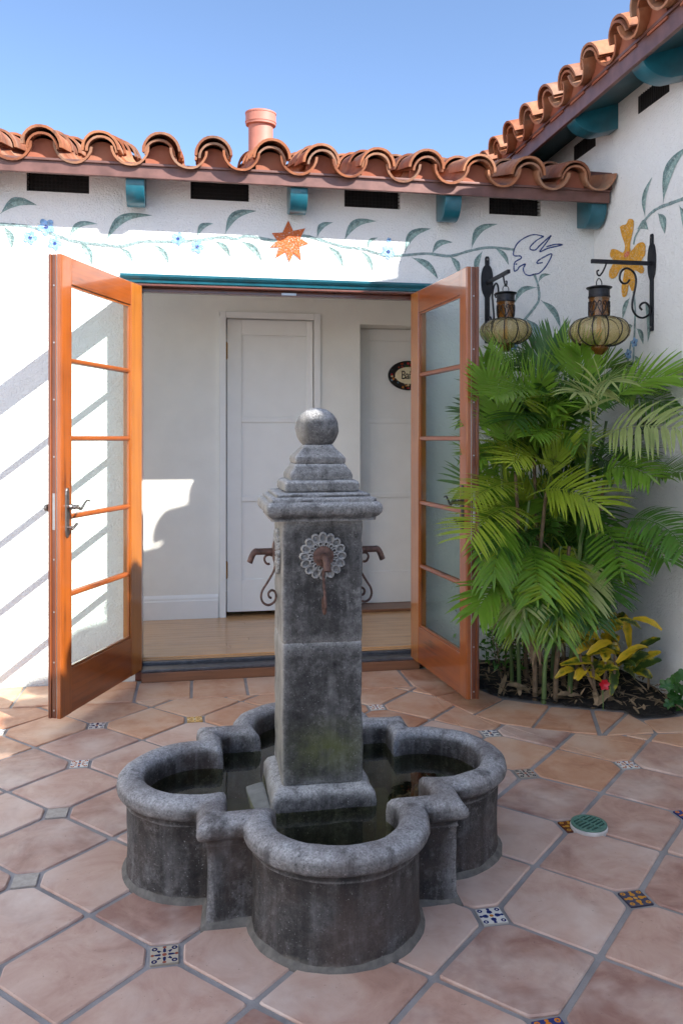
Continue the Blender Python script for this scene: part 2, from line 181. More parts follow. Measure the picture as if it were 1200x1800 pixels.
MS['riser'] = wood('threshold_wood', (.08, .03, .015), (.24, .10, .045), 'x', coat=.3, rough=.5)
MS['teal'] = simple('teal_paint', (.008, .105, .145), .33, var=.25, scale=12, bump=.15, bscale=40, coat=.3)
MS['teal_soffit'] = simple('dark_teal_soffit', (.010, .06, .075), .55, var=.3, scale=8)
MS['fascia'] = simple('brown_painted_metal', (.155, .075, .062), .42, metal=.25, var=.25, scale=14, bump=.1, bscale=30)
MS['iron'] = simple('black_iron', (.022, .023, .028), .42, metal=.6, var=.3, scale=50, bump=.3, bscale=90)
MS['pewter'] = simple('pewter_metal', (.22, .20, .19), .33, metal=.9, var=.2, scale=50)
MS['steel'] = simple('steel_strip', (.42, .42, .44), .35, metal=.9, var=.1, scale=50)
MS['brass'] = simple('brass_hinge', (.34, .20, .07), .4, metal=.9, var=.2, scale=60)
MS['rust'] = simple('rusty_iron', (.105, .055, .042), .62, metal=.35, var=.55, scale=70, bump=.4, bscale=160)
MS['black_screen'] = simple('black_screen', (.010, .010, .011), .7, var=.3, scale=60)
MS['dark_metal'] = simple('dark_sill_metal', (.11, .11, .12), .4, metal=.7, var=.3, scale=30)
MS['pipe'] = simple('terracotta_paint', (.42, .16, .115), .55, var=.12, scale=10)
MS['grout'] = simple('grout', (.29, .27, .26), .95, var=.22, scale=9, bump=.5, bscale=190, bd=.003)
MS['soil'] = simple('dark_mulch', (.014, .009, .006), .95, var=.6, scale=60, bump=1, bscale=60, bd=.02)
MS['ground'] = simple('bare_ground', (.17, .14, .11), .95, var=.2, scale=3, bump=.4, bscale=30)
MS['pale_path'] = simple('pale_concrete', (.55, .52, .47), .9, var=.1, scale=4)  # pale surface of the added slab that bounces light
MS['brick'] = simple('grey_concrete', (.20, .20, .18), .85, var=.2, scale=30, bump=.4, bscale=90)
MS['drain'] = simple('green_plastic', (.085, .185, .14), .55, var=.12, scale=30)
MS['pvc'] = simple('white_pvc', (.55, .52, .50), .5, var=.25, scale=18)
MS['bark'] = simple('brown_cane', (.16, .105, .06), .8, var=.4, scale=30, bump=.5, bscale=60)
MS['cane'] = simple('green_cane', (.105, .16, .045), .5, var=.3, scale=14, bump=.2, bscale=60)
MS['dead'] = simple('dry_leaf', (.24, .165, .095), .8, var=.5, scale=22, bump=.4, bscale=60)
MS['red'] = simple('red_petal', (.50, .008, .02), .35, var=.2, scale=30)
MS['bulb'] = simple('amber_bulb', (.62, .34, .08), .3, var=.1)
MS['sign_black'] = simple('black_glaze', (.008, .007, .007), .25, var=.2)
MS['sign_cream'] = simple('cream_glaze', (.82, .70, .46), .3, var=.08, scale=40)

def leaf_mat(name, dark, light, tip=None, trans=.40, rough=.28, scale=9):
    m = Mat(name)
    n = m.noise(scale, 3); r = m.rnd()
    f = m.math('ADD', m.math('MULTIPLY', n, .5), m.math('MULTIPLY', r, .5))
    c = m.ramp(f, [(.25, dark), (.75, light)])
    n2 = m.noise(60, 3)
    if tip: c = m.mix(m.ramp(n2, [(.60, 0), (.70, .8)]), c, tip)
    m.base(c).rough(rough)
    tr = m.N.new('ShaderNodeBsdfTranslucent'); m.L.new(c, tr.inputs[0])
    mx = m.N.new('ShaderNodeMixShader'); mx.inputs[0].default_value = trans
    m.L.new(m.b.outputs[0], mx.inputs[1]); m.L.new(tr.outputs[0], mx.inputs[2]); m.L.new(mx.outputs[0], m.out.inputs[0])
    return m.m
FR = [leaf_mat('deep_green_frond', (.045, .12, .020), (.11, .25, .040), (.16, .13, .05)),
      leaf_mat('green_frond', (.115, .24, .022), (.24, .42, .045), (.28, .24, .09)),
      leaf_mat('yellow_green_frond', (.27, .37, .028), (.46, .54, .06), (.26, .22, .08)),
      leaf_mat('pale_frond', (.27, .34, .10), (.48, .53, .22), (.30, .25, .14))]
MS['small_leaf'] = leaf_mat('bright_small_leaf', (.05, .14, .015), (.12, .27, .03))
MS['lobed_leaf'] = leaf_mat('lobed_leaf', (.03, .11, .02), (.08, .22, .04))
MS['tree_leaf'] = leaf_mat('far_leaf', (.05, .10, .02), (.12, .18, .04))
def croton_mat():
    m = Mat('croton_leaf')
    n = m.noise(22, 4, .7); r = m.rnd(); u = m.sep(m.co('UV'))
    ab = m.math('ABSOLUTE', m.math('SUBTRACT', u[0], .5))
    f = m.math('ADD', m.math('ADD', m.math('MULTIPLY', n, 1.0), m.math('MULTIPLY', m.math('SUBTRACT', r, .5), .55)), m.math('MULTIPLY', ab, .5))
    c = m.ramp(f, [(.40, (.028, .055, .010)), (.50, (.11, .14, .012)), (.62, (.40, .30, .018)), (.80, (.55, .36, .02))])
    m.base(c).rough(.3); m.set('Coat Weight', .25)
    return m.m
MS['croton'] = croton_mat()

def glass(name, tint, gl=1.0, refl=.9, rough=0.0):
    m = Mat(name); m.N.remove(m.b)
    t = m.N.new('ShaderNodeBsdfTransparent'); t.inputs[0].default_value = (*tint, 1)
    g = m.N.new('ShaderNodeBsdfGlossy'); g.inputs['Roughness'].default_value = rough; g.inputs[0].default_value = (refl, refl, refl, 1)
    fr = m.N.new('ShaderNodeLayerWeight'); fr.inputs[0].default_value = .5      # symmetric: the same from both sides of the sheet
    f = m.math('MULTIPLY', m.math('ADD', .035, m.math('MULTIPLY', m.math('POWER', fr.outputs['Facing'], 5.0), .965)), gl, clamp=True)
    mx = m.N.new('ShaderNodeMixShader'); m.L.new(f, mx.inputs[0]); m.L.new(t.outputs[0], mx.inputs[1]); m.L.new(g.outputs[0], mx.inputs[2])
    m.L.new(mx.outputs[0], m.out.inputs[0]); return m
MS['pane'] = glass('window_glass', (.94, .985, .96), .32).m
wm = glass('pond_water', (.60, .62, .42), 1.1)
bn = wm.N.new('ShaderNodeBump'); bn.inputs['Strength'].default_value = .05; bn.inputs['Distance'].default_value = .01
wm.L.new(wm.noise(7, 2), bn.inputs['Height'])
for nd in wm.N:
    if nd.type in ('BSDF_GLOSSY', 'LAYER_WEIGHT'): wm.L.new(bn.outputs[0], nd.inputs['Normal'])
MS['water'] = wm.m
MS['sludge'] = simple('pond_bottom', (.10, .095, .048), .9, var=.4, scale=18)
def smoky(name, tint, body, k):
    m = Mat(name)
    m.base(m.ramp(m.noise(9, 3), [(.3, tuple(x * .7 for x in body)), (.7, body)])).rough(.12); m.set('Coat Weight', .6); m.set('Coat Roughness', .03)
    t = m.N.new('ShaderNodeBsdfTransparent'); t.inputs[0].default_value = (*tint, 1)
    mx = m.N.new('ShaderNodeMixShader'); mx.inputs[0].default_value = k
    m.L.new(m.b.outputs[0], mx.inputs[1]); m.L.new(t.outputs[0], mx.inputs[2]); m.L.new(mx.outputs[0], m.out.inputs[0])
    return m.m
MS['lamp_glass'] = smoky('smoky_olive_glass', (.94, .85, .60), (.52, .42, .21), .60)
MS['amber'] = smoky('amber_glass', (.75, .42, .12), (.20, .085, .018), .35)

def tile_mat(name, A, B, C, haze, rough=.55, soot=0):
    m = Mat(name); r = m.rnd()
    off = m.vscale(r); v = m.map(loc=off)
    n = m.noise(6.5, 6, .68, v, .8); n2 = m.noise(26, 4, .6, v)
    c = m.ramp(m.math('ADD', m.math('MULTIPLY', n, .72), m.math('MULTIPLY', r, .26)), [(.30, A), (.50, B), (.70, C)])
    hz = m.math('MULTIPLY', m.ramp(m.noise(3.2, 4, .6, v), [(.46, 0), (.68, .8)]), m.ramp(n2, [(.3, .5), (.7, 1)]))
    c = m.mix(hz, c, haze)
    sp = m.math('LESS_THAN', m.noise(75, 3, .6, v), .30)
    c = m.mix(m.math('MULTIPLY', sp, .35), c, tuple(x * .45 for x in A))
    c = m.mix(m.math('MULTIPLY', m.math('SUBTRACT', m.vscale(1) and r, .5), .0), c, haze)
    if soot: c = m.mix(m.math('MULTIPLY', m.ramp(m.noise(9, 5, .7, v), [(.54, 0), (.70, soot)]), m.ramp(n2, [(.35, .3), (.65, 1)])), c, (.045, .036, .032))
    m.base(c).rough(m.ramp(n2, [(.3, rough - .1), (.7, rough + .15)]))
    m.bump(m.math('ADD', m.math('MULTIPLY', n2, .5), m.math('MULTIPLY', n, .8)), .25, .006)
    return m.m
MS['saltillo'] = tile_mat('saltillo_tile', (.30, .155, .118), (.48, .295, .225), (.60, .415, .33), (.68, .56, .48), .5)
MS['saltillo_warm'] = tile_mat('warm_saltillo_tile', (.36, .155, .085), (.52, .275, .165), (.60, .37, .245), (.66, .50, .385), .5)
MS['roof'] = tile_mat('roof_clay', (.16, .046, .019), (.32, .108, .045), (.42, .18, .085), (.34, .24, .17), .75, .8)
MS['closure'] = tile_mat('clay_closure', (.25, .070, .035), (.29, .086, .045), (.33, .105, .06), (.32, .13, .075), .8)

PAL = [((.72, .68, .60), (.018, .028, .14), (.55, .18, .03)), ((.75, .72, .66), (.42, .10, .02), (.03, .05, .19)), ((.07, .065, .10), (.55, .24, .03), (.60, .30, .06)),
       ((.50, .42, .32), (.02, .025, .09), (.30, .08, .05)), ((.16, .045, .02), (.58, .26, .04), (.62, .50, .30)), ((.70, .42, .12), (.30, .16, .03), (.75, .65, .4)), ((.030, .040, .16), (.60, .19, .02), (.70, .62, .5))]
def deco_mat(i, p):
    m = Mat('painted_tile'); bgc, c1, c2 = p
    x, y, z = m.sep(m.co())
    S = 1 / .036
    ax = m.math('ABSOLUTE', m.math('MULTIPLY', x, S)); ay = m.math('ABSOLUTE', m.math('MULTIPLY', y, S))
    r = m.math('SQRT', m.math('ADD', m.math('MULTIPLY', ax, ax), m.math('MULTIPLY', ay, ay)))
    th = m.math('ARCTAN2', y, x)
    lob = m.math('ADD', .52, m.math('MULTIPLY', m.math('COSINE', m.math('MULTIPLY', th, 4.0 + 4 * (i % 2))), .2))
    pet = m.math('LESS_THAN', r, lob)
    inn = m.math('LESS_THAN', r, m.math('ADD', .33, m.math('MULTIPLY', m.math('COSINE', m.math('MULTIPLY', th, 4.0)), -.1)))
    dot = m.math('LESS_THAN', r, .16)
    mx = m.math('MAXIMUM', ax, ay)
    mn = m.math('MINIMUM', ax, ay)
    cx = m.math('SUBTRACT', ax, .68); cy = m.math('SUBTRACT', ay, .68)
    cr = m.math('SQRT', m.math('ADD', m.math('MULTIPLY', cx, cx), m.math('MULTIPLY', cy, cy)))
    cor = m.math('MULTIPLY', m.math('LESS_THAN', cr, .2), m.math('GREATER_THAN', cr, .07))
    ex = m.math('SUBTRACT', mx, .82)
    er = m.math('SQRT', m.math('ADD', m.math('MULTIPLY', ex, ex), m.math('MULTIPLY', mn, mn)))
    edg = m.math('LESS_THAN', er, .13)
    c = m.mix(cor, bgc, c1); c = m.mix(edg, c, c2 if i % 2 else c1); c = m.mix(pet, c, c1); c = m.mix(inn, c, c2 if i == 6 else bgc); c = m.mix(dot, c, c2)
    brd = m.math('GREATER_THAN', mx, .92); c = m.mix(m.math('MULTIPLY', brd, .8), c, tuple(.6 * v for v in bgc))
    m.base(c).rough(.25); return m.m
DECO = [deco_mat(i, p) for i, p in enumerate(PAL)]
MS['plain_deco'] = simple('worn_grey_tile', (.36, .32, .28), .5, var=.2, scale=50)

def paint(name, c, edge=None, var=.35):
    m = Mat(name)
    n = m.noise(45, 3, .6); n2 = m.noise(130, 3, .6)
    col = m.ramp(n, [(.3, tuple(x * (1 - var) for x in c)), (.7, tuple(min(1, x * (1 + var)) for x in c))])
    col = m.mix(m.ramp(n2, [(.56, 0), (.68, .75)]), col, (.62, .63, .61))
    m.base(col).rough(.9); m.bump(m.math('ADD', m.noise(95, 3, .6), m.math('MULTIPLY', m.noise(26, 3), .9)), .75, .012)
    return m.m
P_LEAF = paint('painted_leaf_green', (.25, .36, .34)); P_LEAFD = paint('painted_leaf_shade', (.15, .24, .235))
P_VINE = paint('painted_vine_green', (.22, .31, .31)); P_BLUE = paint('painted_blue', (.21, .38, .62)); P_BLUED = paint('painted_dark_blue', (.02, .05, .20), var=.3)
P_ORANGE = paint('painted_orange', (.52, .12, .03), var=.12); P_YELLOW = paint('painted_yellow', (.66, .31, .02), var=.2); P_RED = paint('painted_coral', (.62, .15, .06), var=.2)
P_PALE = paint('painted_pale_blue', (.30, .47, .66)); P_STARC = paint('painted_light_orange', (.68, .28, .08), var=.15)

# ------------------------------------------------------------------ mesh helpers
class MB:
    def __init__(s): s.v = []; s.f = []; s.mi = []; s.uv = {}
    def add(s, vs, fs, mi=0):
        o = len(s.v); s.v += [tuple(v) for v in vs]; s.f += [tuple(o + i for i in f) for f in fs]; s.mi += [mi] * len(fs)
    def box(s, x0, x1, y0, y1, z0, z1, mi=0):
        s.add([(x0, y0, z0), (x1, y0, z0), (x1, y1, z0), (x0, y1, z0), (x0, y0, z1), (x1, y0, z1), (x1, y1, z1), (x0, y1, z1)],
              [(0, 3, 2, 1), (4, 5, 6, 7), (0, 1, 5, 4), (1, 2, 6, 5), (2, 3, 7, 6), (3, 0, 4, 7)], mi)
    def tube(s, pts, r, n=8, mi=0, caps=True, flat=None):
        pts = [Vector(p) for p in pts]; rr = r if isinstance(r, (list, tuple)) else [r] * len(pts)
        vs = []; fs = []; up = None
        for i, p in enumerate(pts):
            t = (pts[min(i + 1, len(pts) - 1)] - pts[max(i - 1, 0)]).normalized()
            if up is None:
                a = Vector((0, 0, 1)) if abs(t.z) < .9 else Vector((1, 0, 0)); up = (a - t * a.dot(t)).normalized()
            up = (up - t * up.dot(t)).normalized(); sd = t.cross(up)
            for k in range(n):
                a = 2 * PI * k / n
                vs.append(p + (up * math.cos(a) + sd * math.sin(a)) * rr[i])
        m = len(pts)
        for i in range(m - 1):
            for k in range(n):
                fs.append((i * n + k, i * n + (k + 1) % n, (i + 1) * n + (k + 1) % n, (i + 1) * n + k))
        if caps: fs.append(tuple(reversed(range(n)))); fs.append(tuple((m - 1) * n + k for k in range(n)))
        s.add(vs, fs, mi)
    def lathe(s, prof, n=24, c=(0, 0, 0), mi=0, lob=None):
        vs = []; fs = []
        for (r, z) in prof:
            for k in range(n):
                a = 2 * PI * k / n; q = r * (lob(a, z) if lob else 1)
                vs.append((c[0] + q * math.cos(a), c[1] + q * math.sin(a), c[2] + z))
        for i in range(len(prof) - 1):
            for k in range(n): fs.append((i * n + k, i * n + (k + 1) % n, (i + 1) * n + (k + 1) % n, (i + 1) * n + k))
        fs.append(tuple(reversed(range(n)))); fs.append(tuple((len(prof) - 1) * n + k for k in range(n)))
        s.add(vs, fs, mi)
    def rings(s, rings, mi=0, close=True, cap0=False, cap1=False):
        n = len(rings[0]); vs = [p for r in rings for p in r]; fs = []
        for i in range(len(rings) - 1):
            for k in range(n if close else n - 1):
                fs.append((i * n + k, i * n + (k + 1) % n, (i + 1) * n + (k + 1) % n, (i + 1) * n + k))
        if cap0: fs.append(tuple(reversed(range(n))))
        if cap1: fs.append(tuple((len(rings) - 1) * n + k for k in range(n)))
        s.add(vs, fs, mi)
    def prism(s, poly, axis, a, b, mi=0):
        def P(u, v, t): return {'x': (t, u, v), 'y': (u, t, v), 'z': (u, v, t)}[axis]
        n = len(poly); s.add([P(u, v, a) for u, v in poly] + [P(u, v, b) for u, v in poly],
              [tuple(reversed(range(n))), tuple(range(n, 2 * n))] + [(k, (k + 1) % n, n + (k + 1) % n, n + k) for k in range(n)], mi)
    def mesh(s, name, mats, smooth=None, bevel=0, bseg=2, wobble=None, fixn=True):
        me = D.meshes.new(name); me.from_pydata(s.v, [], s.f)
        for p, mi in zip(me.polygons, s.mi): p.material_index = mi
        for m in (mats if isinstance(mats, (list, tuple)) else [mats]): me.materials.append(MS[m] if isinstance(m, str) else m)
        if bevel or fixn:
            bm = bmesh.new(); bm.from_mesh(me)
            if fixn: bmesh.ops.recalc_face_normals(bm, faces=bm.faces)
            if bevel:
                es = [e for e in bm.edges if len(e.link_faces) == 2 and e.calc_face_angle(0) > .6]
                bmesh.ops.bevel(bm, geom=es, offset=bevel, segments=bseg, affect='EDGES', profile=.6, clamp_overlap=True)
            bm.to_mesh(me); bm.free()
        if wobble:
            amp, sc = wobble
            for v in me.vertices:
                n = noise.noise(v.co * sc); n2 = noise.noise(v.co * sc * 3.1 + Vector((5, 3, 1)))
                v.co += v.normal * (n * amp + n2 * amp * .5)
        if smooth is not None:
            me.shade_smooth() if smooth >= 3 else me.set_sharp_from_angle(angle=smooth)
            if smooth < 3:
                for p in me.polygons: p.use_smooth = True
        return me
    def build(s, name, mats, parent=None, loc=(0, 0, 0), rot=(0, 0, 0), **k):
        o = D.objects.new(name, s.mesh(name, mats, **k)); return link(o, parent, loc, rot)
def link(o, parent=None, loc=(0, 0, 0), rot=(0, 0, 0)):
    COL.objects.link(o); o.location = loc; o.rotation_euler = rot
    if parent: o.parent = parent
    return o
def empty(name, loc=(0, 0, 0), rz=0, parent=None):
    o = D.objects.new(name, None); o.empty_display_size = .1; return link(o, parent, loc, (0, 0, rz))
def thing(o, label, cat, group=None):
    o['label'] = label; o['category'] = cat
    if group: o['group'] = group
    return o
def struct(o): o['kind'] = 'structure'; return o
def inst(name, me, parent, loc=(0, 0, 0), rot=(0, 0, 0)):
    return link(D.objects.new(name, me), parent, loc, rot)
def bez(a, b, c, n):
    a, b, c = Vector(a), Vector(b), Vector(c); return [a * (1 - t) ** 2 + b * 2 * t * (1 - t) + c * t * t for t in [i / n for i in range(n + 1)]]
def smoothpath(p, n=6):
    p = [Vector(q) for q in p]; out = []
    for i in range(len(p) - 1):
        a, b, c, d = p[max(i - 1, 0)], p[i], p[i + 1], p[min(i + 2, len(p) - 1)]
        for k in range(n):
            t = k / n; out.append(.5 * ((2 * b) + (c - a) * t + (2 * a - 5 * b + 4 * c - d) * t * t + (3 * b - a - 3 * c + d) * t ** 3))
    return out + [p[-1]]

# ------------------------------------------------------------------ ground and patio
g = MB(); g.add([(-200, -200, 0), (200, -200, 0), (200, 200, 0), (-200, 200, 0)], [(0, 1, 2, 3)]); struct(g.build('ground', 'ground', loc=(0, 0, -.06)))
sp_ = MB(); sp_.box(-9, -1.95, 4.45, 12, -.06, -.02); struct(sp_.build('path', 'pale_path'))  # unseen pale slab, added to bounce sunlight into the room
pt = MB(); pt.box(-1.18, 2.274, -5, 4.409, -.05, -.006)
patio = struct(pt.build('patio', 'grout'))
def clip(poly, n, d):      # keep points with n.p <= d
    out = []
    for i in range(len(poly)):
        a, b = poly[i], poly[(i + 1) % len(poly)]; fa = n[0] * a[0] + n[1] * a[1] - d; fb = n[0] * b[0] + n[1] * b[1] - d
        if fa <= 0: out.append(a)
        if (fa < 0) != (fb < 0) and abs(fa - fb) > 1e-12:
            t = fa / (fa - fb); out.append((a[0] + (b[0] - a[0]) * t, a[1] + (b[1] - a[1]) * t))
    return out
def area(p): return .5 * sum(p[i][0] * p[(i + 1) % len(p)][1] - p[(i + 1) % len(p)][0] * p[i][1] for i in range(len(p)))
def inset(poly, d):
    q = poly if area(poly) > 0 else poly[::-1]; out = q
    for i in range(len(q)):
        a, b = q[i], q[(i + 1) % len(q)]; L = math.hypot(b[0] - a[0], b[1] - a[1])
        if L < 1e-6: continue
        n = ((b[1] - a[1]) / L, -(b[0] - a[0]) / L); out = clip(out, n, n[0] * a[0] + n[1] * a[1] - d)
        if len(out) < 3: return []
    return out
def rounded(poly, r):
    out = []
    n = len(poly)
    for i in range(n):
        p, a, b = Vector(poly[i]), Vector(poly[i - 1]), Vector(poly[(i + 1) % n])
        rr = min(r, (a - p).length * .4, (b - p).length * .4)
        out += [tuple(p + (a - p).normalized() * rr), tuple(p * .5 + (p + (a - p).normalized() * rr) * .25 + (p + (b - p).normalized() * rr) * .25), tuple(p + (b - p).normalized() * rr)]
    return out
def floor_tile(polys, mat, name='tile'):
    m = MB(); C = Vector((sum(p[0] for p in polys[0]) / len(polys[0]), sum(p[1] for p in polys[0]) / len(polys[0])))
    tx, ty, dz = random.gauss(0, .006), random.gauss(0, .006), random.gauss(0, .0006)
    for p in polys:
        p = p if area(p) > 0 else p[::-1]
        q = rounded(p, .008); ii = inset(q, .0045)
        if len(ii) < 3: continue
        # inner ring matched point for point by pulling to the centre
        c = Vector((sum(a[0] for a in q) / len(q), sum(a[1] for a in q) / len(q)))
        inn = [tuple(Vector(a) + (c - Vector(a)).normalized() * .004) for a in q]
        L = lambda a, z: (a[0] - C.x, a[1] - C.y, z + tx * (a[0] - C.x) + ty * (a[1] - C.y) + dz)
        m.rings([[L(a, -.02) for a in q], [L(a, -.0035) for a in q], [L(a, 0) for a in inn]], cap1=True)
    if not m.v: return
    return m.build(name, mat, patio, (C.x, C.y, 0), smooth=.12)
# painted inserts lie on a slightly skewed hand-laid grid
U, V, O = Vector((.4269, .0085)), Vector((.0165, .4245)), Vector((-.083, 2.056))
def G(i, j): return O + U * i + V * j + Vector((noise.noise(Vector((i * 3.3, j * 2.1, 4))) * .006, noise.noise(Vector((i * 2.3, j * 3.7, 9))) * .006))
BORD = [(p[0], p[1]) for p in DATA['BORDER']]; PLANT = [(p[0], p[1]) for p in DATA['PLANTER']]
WB = 4.055
convB = [(1.148, 4.5)] + BORD[:5] + [(2.3, 3.19), (2.3, 4.5)]
def outside(poly, conv):
    """the part of a convex polygon outside a convex polygon, as convex pieces"""
    q = conv if area(conv) > 0 else conv[::-1]; rem = poly; out = []
    both = poly
    for i in range(len(q)):
        a, b = q[i], q[(i + 1) % len(q)]; L = math.hypot(b[0] - a[0], b[1] - a[1]); n = ((b[1] - a[1]) / L, -(b[0] - a[0]) / L)
        both = clip(both, n, n[0] * a[0] + n[1] * a[1]) if len(both) >= 3 else []
    if len(both) < 3 or abs(area(both)) < 1e-4: return [poly]
    for i in range(len(q)):
        a, b = q[i], q[(i + 1) % len(q)]; L = math.hypot(b[0] - a[0], b[1] - a[1]); n = ((b[1] - a[1]) / L, -(b[0] - a[0]) / L); d = n[0] * a[0] + n[1] * a[1]
        o = clip(rem, (-n[0], -n[1]), -d)
        if len(o) >= 3 and abs(area(o)) > 2e-4: out.append(o)
        rem = clip(rem, n, d)
        if len(rem) < 3: break
    return out
FC = Vector((.362, 2.490))
def field(poly):
    p = clip(poly, (0, 1), WB); p = clip(p, (1, 0), 2.268) if len(p) >= 3 else p
    if len(p) < 3 or abs(area(p)) < 2e-4: return []
    return outside(p, convB)
def under_fountain(p): return all(max(abs(a[0] - FC.x), abs(a[1] - FC.y)) < .30 for a in p)
CL = .0465
for i in range(-5, 7):
    for j in range(-3, 6):
        for k in (0, 1):
            if k == 0: a, b, c, d = G(i, j), G(i + .5, j - .5), G(i + 1, j), G(i + .5, j + .5)       # painted inserts at left and right corner
            else: a, b, c, d = G(i, j), G(i + .5, j + .5), G(i, j + 1), G(i - .5, j + .5)            # at near and far corner
            poly = inset([tuple(a), tuple(b), tuple(c), tuple(d)], .0085)
            if k == 0: poly = clip(clip(poly, (-1, 0), -(a.x + CL)), (1, 0), c.x - CL)
            else: poly = clip(clip(poly, (0, -1), -(a.y + CL)), (0, 1), c.y - CL)
            if len(poly) < 3: continue
            cx = sum(p[0] for p in poly) / len(poly); cy = sum(p[1] for p in poly) / len(poly)
            if cx < -1.1 or cy < .75 or under_fountain(poly): continue
            ps = field(poly)
            if ps: floor_tile(ps, 'saltillo_warm' if cy + .25 * cx > 3.45 + random.gauss(0, .2) else 'saltillo')
spec = {(0, 0): 3, (2, 0): 0, (3, 0): 2, (2, -1): 6, (3, 1): 4, (3, 2): 3, (4, 2): 1, (3, 3): 0, (4, 1): 6, (2, 4): 1, (0, 4): 5, (-1, 4): 0, (-1, 3): 1, (-1, 2): -1, (-1, 1): -1, (-1, 0): -1, (-2, 4): 0}
dm = {}
for i in range(-4, 6):
    for j in range(-3, 5):
        p = G(i, j)
        if p.y < .8 or p.x < -1.1 or max(abs(p.x - FC.x), abs(p.y - FC.y)) < .35 or not field([(p.x - .03, p.y - .03), (p.x + .03, p.y - .03), (p.x + .03, p.y + .03), (p.x - .03, p.y + .03)]): continue
        if sum(abs(area(q)) for q in field([(p.x - .03, p.y - .03), (p.x + .03, p.y - .03), (p.x + .03, p.y + .03), (p.x - .03, p.y + .03)])) < .0035: continue
        kx = spec.get((i, j), (i * 3 + j * 5) % 7)
        if kx not in dm:
            m = MB(); m.box(-.0345, .0345, -.0345, .0345, -.02, -.0005); dm[kx] = m.mesh('decorative_tile', DECO[kx] if kx >= 0 else 'plain_deco', bevel=.0015)
        inst('decorative_tile', dm[kx], patio, (p.x, p.y, 0), (0, 0, random.gauss(.02, .03)))
# border course along the house
xs = [-1.17, -.88, -.60, -.31, -.035, .245, .53, .81, 1.085]
for a, b in zip(xs[:-1], xs[1:]):
    floor_tile([inset([(a, WB + .002), (b, WB + .002), (b, 4.362 if -.35 < a < 1.1 else 4.40), (a, 4.362 if -.35 < a < 1.1 else 4.40)], .0075)], 'saltillo_warm')
# border course round the planting bed
inner = [(1.10, 4.36), (1.411, 3.961), (1.472, 3.794), (1.636, 3.661), (1.818, 3.563), (1.968, 3.500)]
outer = [(1.10, WB), (1.148, 3.896), (1.247, 3.592), (1.333, 3.455), (1.45, 3.376), (1.697, 3.243)]
for quad in ([(1.09, 4.06), (1.15, 3.88), (1.40, 3.97), (1.36, 4.36), (1.09, 4.36)], [(1.15, 3.88), (1.252, 3.592), (1.475, 3.78), (1.40, 3.97)], [(1.252, 3.592), (1.34, 3.455), (1.45, 3.38), (1.655, 3.645), (1.475, 3.78)],
             [(1.45, 3.38), (1.70, 3.247), (1.822, 3.555), (1.655, 3.645)], [(1.71, 3.247), (1.968, 3.495), (1.828, 3.555)], [(1.72, 3.24), (1.955, 3.232), (1.985, 3.30), (1.97, 3.49)], [(1.962, 3.232), (2.268, 3.19), (2.268, 3.42), (1.985, 3.395)]):
    floor_tile([inset(quad, .006)], 'saltillo_warm')
soil = MB(); N_ = 26
for a in range(N_):
    for b in range(N_):
        pass
vs = []; fs = []
for a in range(N_ + 1):
    for b in range(N_ + 1):
        x = 1.36 + (2.274 - 1.36) * a / N_; y = 3.36 + (4.409 - 3.36) * b / N_
        vs.append((x, y, .012 + .012 * noise.noise(Vector((x * 9, y * 9, 0))) + .012 * noise.noise(Vector((x * 30, y * 30, 3)))))
poly_in = [(1.36, 4.41), (1.395, 3.97), (1.468, 3.80), (1.636, 3.667), (1.818, 3.569), (1.975, 3.507), (1.975, 3.405), (2.274, 3.43), (2.274, 4.41)]
def inside(x, y, P):
    r = False
    for i in range(len(P)):
        (x1, y1), (x2, y2) = P[i], P[i - 1]
        if (y1 > y) != (y2 > y) and x < (x2 - x1) * (y - y1) / (y2 - y1) + x1: r = not r
    return r
for a in range(N_):
    for b in range(N_):
        x = 1.36 + .914 * (a + .5) / N_; y = 3.36 + 1.049 * (b + .5) / N_
        if inside(x, y, [(p[0] , p[1]) for p in poly_in]): fs.append((a * (N_ + 1) + b, (a + 1) * (N_ + 1) + b, (a + 1) * (N_ + 1) + b + 1, a * (N_ + 1) + b + 1))
soil.add(vs, fs); struct(soil.build('planting_soil', 'soil', smooth=3))

# ------------------------------------------------------------------ house
house = thing(empty('house'), 'white stucco courtyard house with clay tile roof and painted leafy mural', 'house')
YW, XW = 4.41, 2.276
VENTS = DATA['VENTS']
wb = MB()
wb.box(-1.9, -.33, YW, YW + .2, -.05, 2.10); wb.box(1.247, 4.5, YW, YW + .2, -.05, 2.10); wb.box(-1.9, 4.5, YW, YW + .2, 2.10, 2.563)
x = -1.9
for a, b in VENTS + [[4.5, 4.5]]: wb.box(x, a, YW, YW + .2, 2.563, 2.72); x = b
back = wb.build('wall', 'stucco', house)
for a, b in VENTS:
    v = MB(); v.box(a, b, YW + .05, YW + .06, 2.563, 2.72); vo = v.build('vent', 'black_screen', house)
    gr = MB()
    for k in range(int((b - a) / .02)): gr.box(a + .02 * k, a + .02 * k + .004, YW + .012, YW + .016, 2.566, 2.70)
    for k in range(6): gr.box(a, b, YW + .0165, YW + .02, 2.566 + .02 * k, 2.57 + .02 * k)
    gr.build('vent_screen', 'black_screen', vo)['kind'] = 'stuff'
wr = MB(); wr.box(XW, XW + .2, -8, YW - .001, -.05, 3.30); wr.box(XW, XW + .2, YW - .001, 8, -.05, 3.30)
right = wr.build('wall', 'stucco', house)
bounce_wing = MB(); bounce_wing.box(-5.2, -5.0, -9, YW - .001, -.05, 9.5); bounce_wing.build('wall', 'stucco', house)  # tall left wing, out of view, added to bounce sunlight into the shade
wr2 = MB(); wr2.box(XW + .2, 7, 7.8, 8, -.05, 3.0); wr2.box(6.8, 7, -8, 7.8, -.05, 3.0); wr2.box(XW + .2, 6.8, -8, -7.8, -.05, 3.0); wr2.build('wall', 'stucco', house)

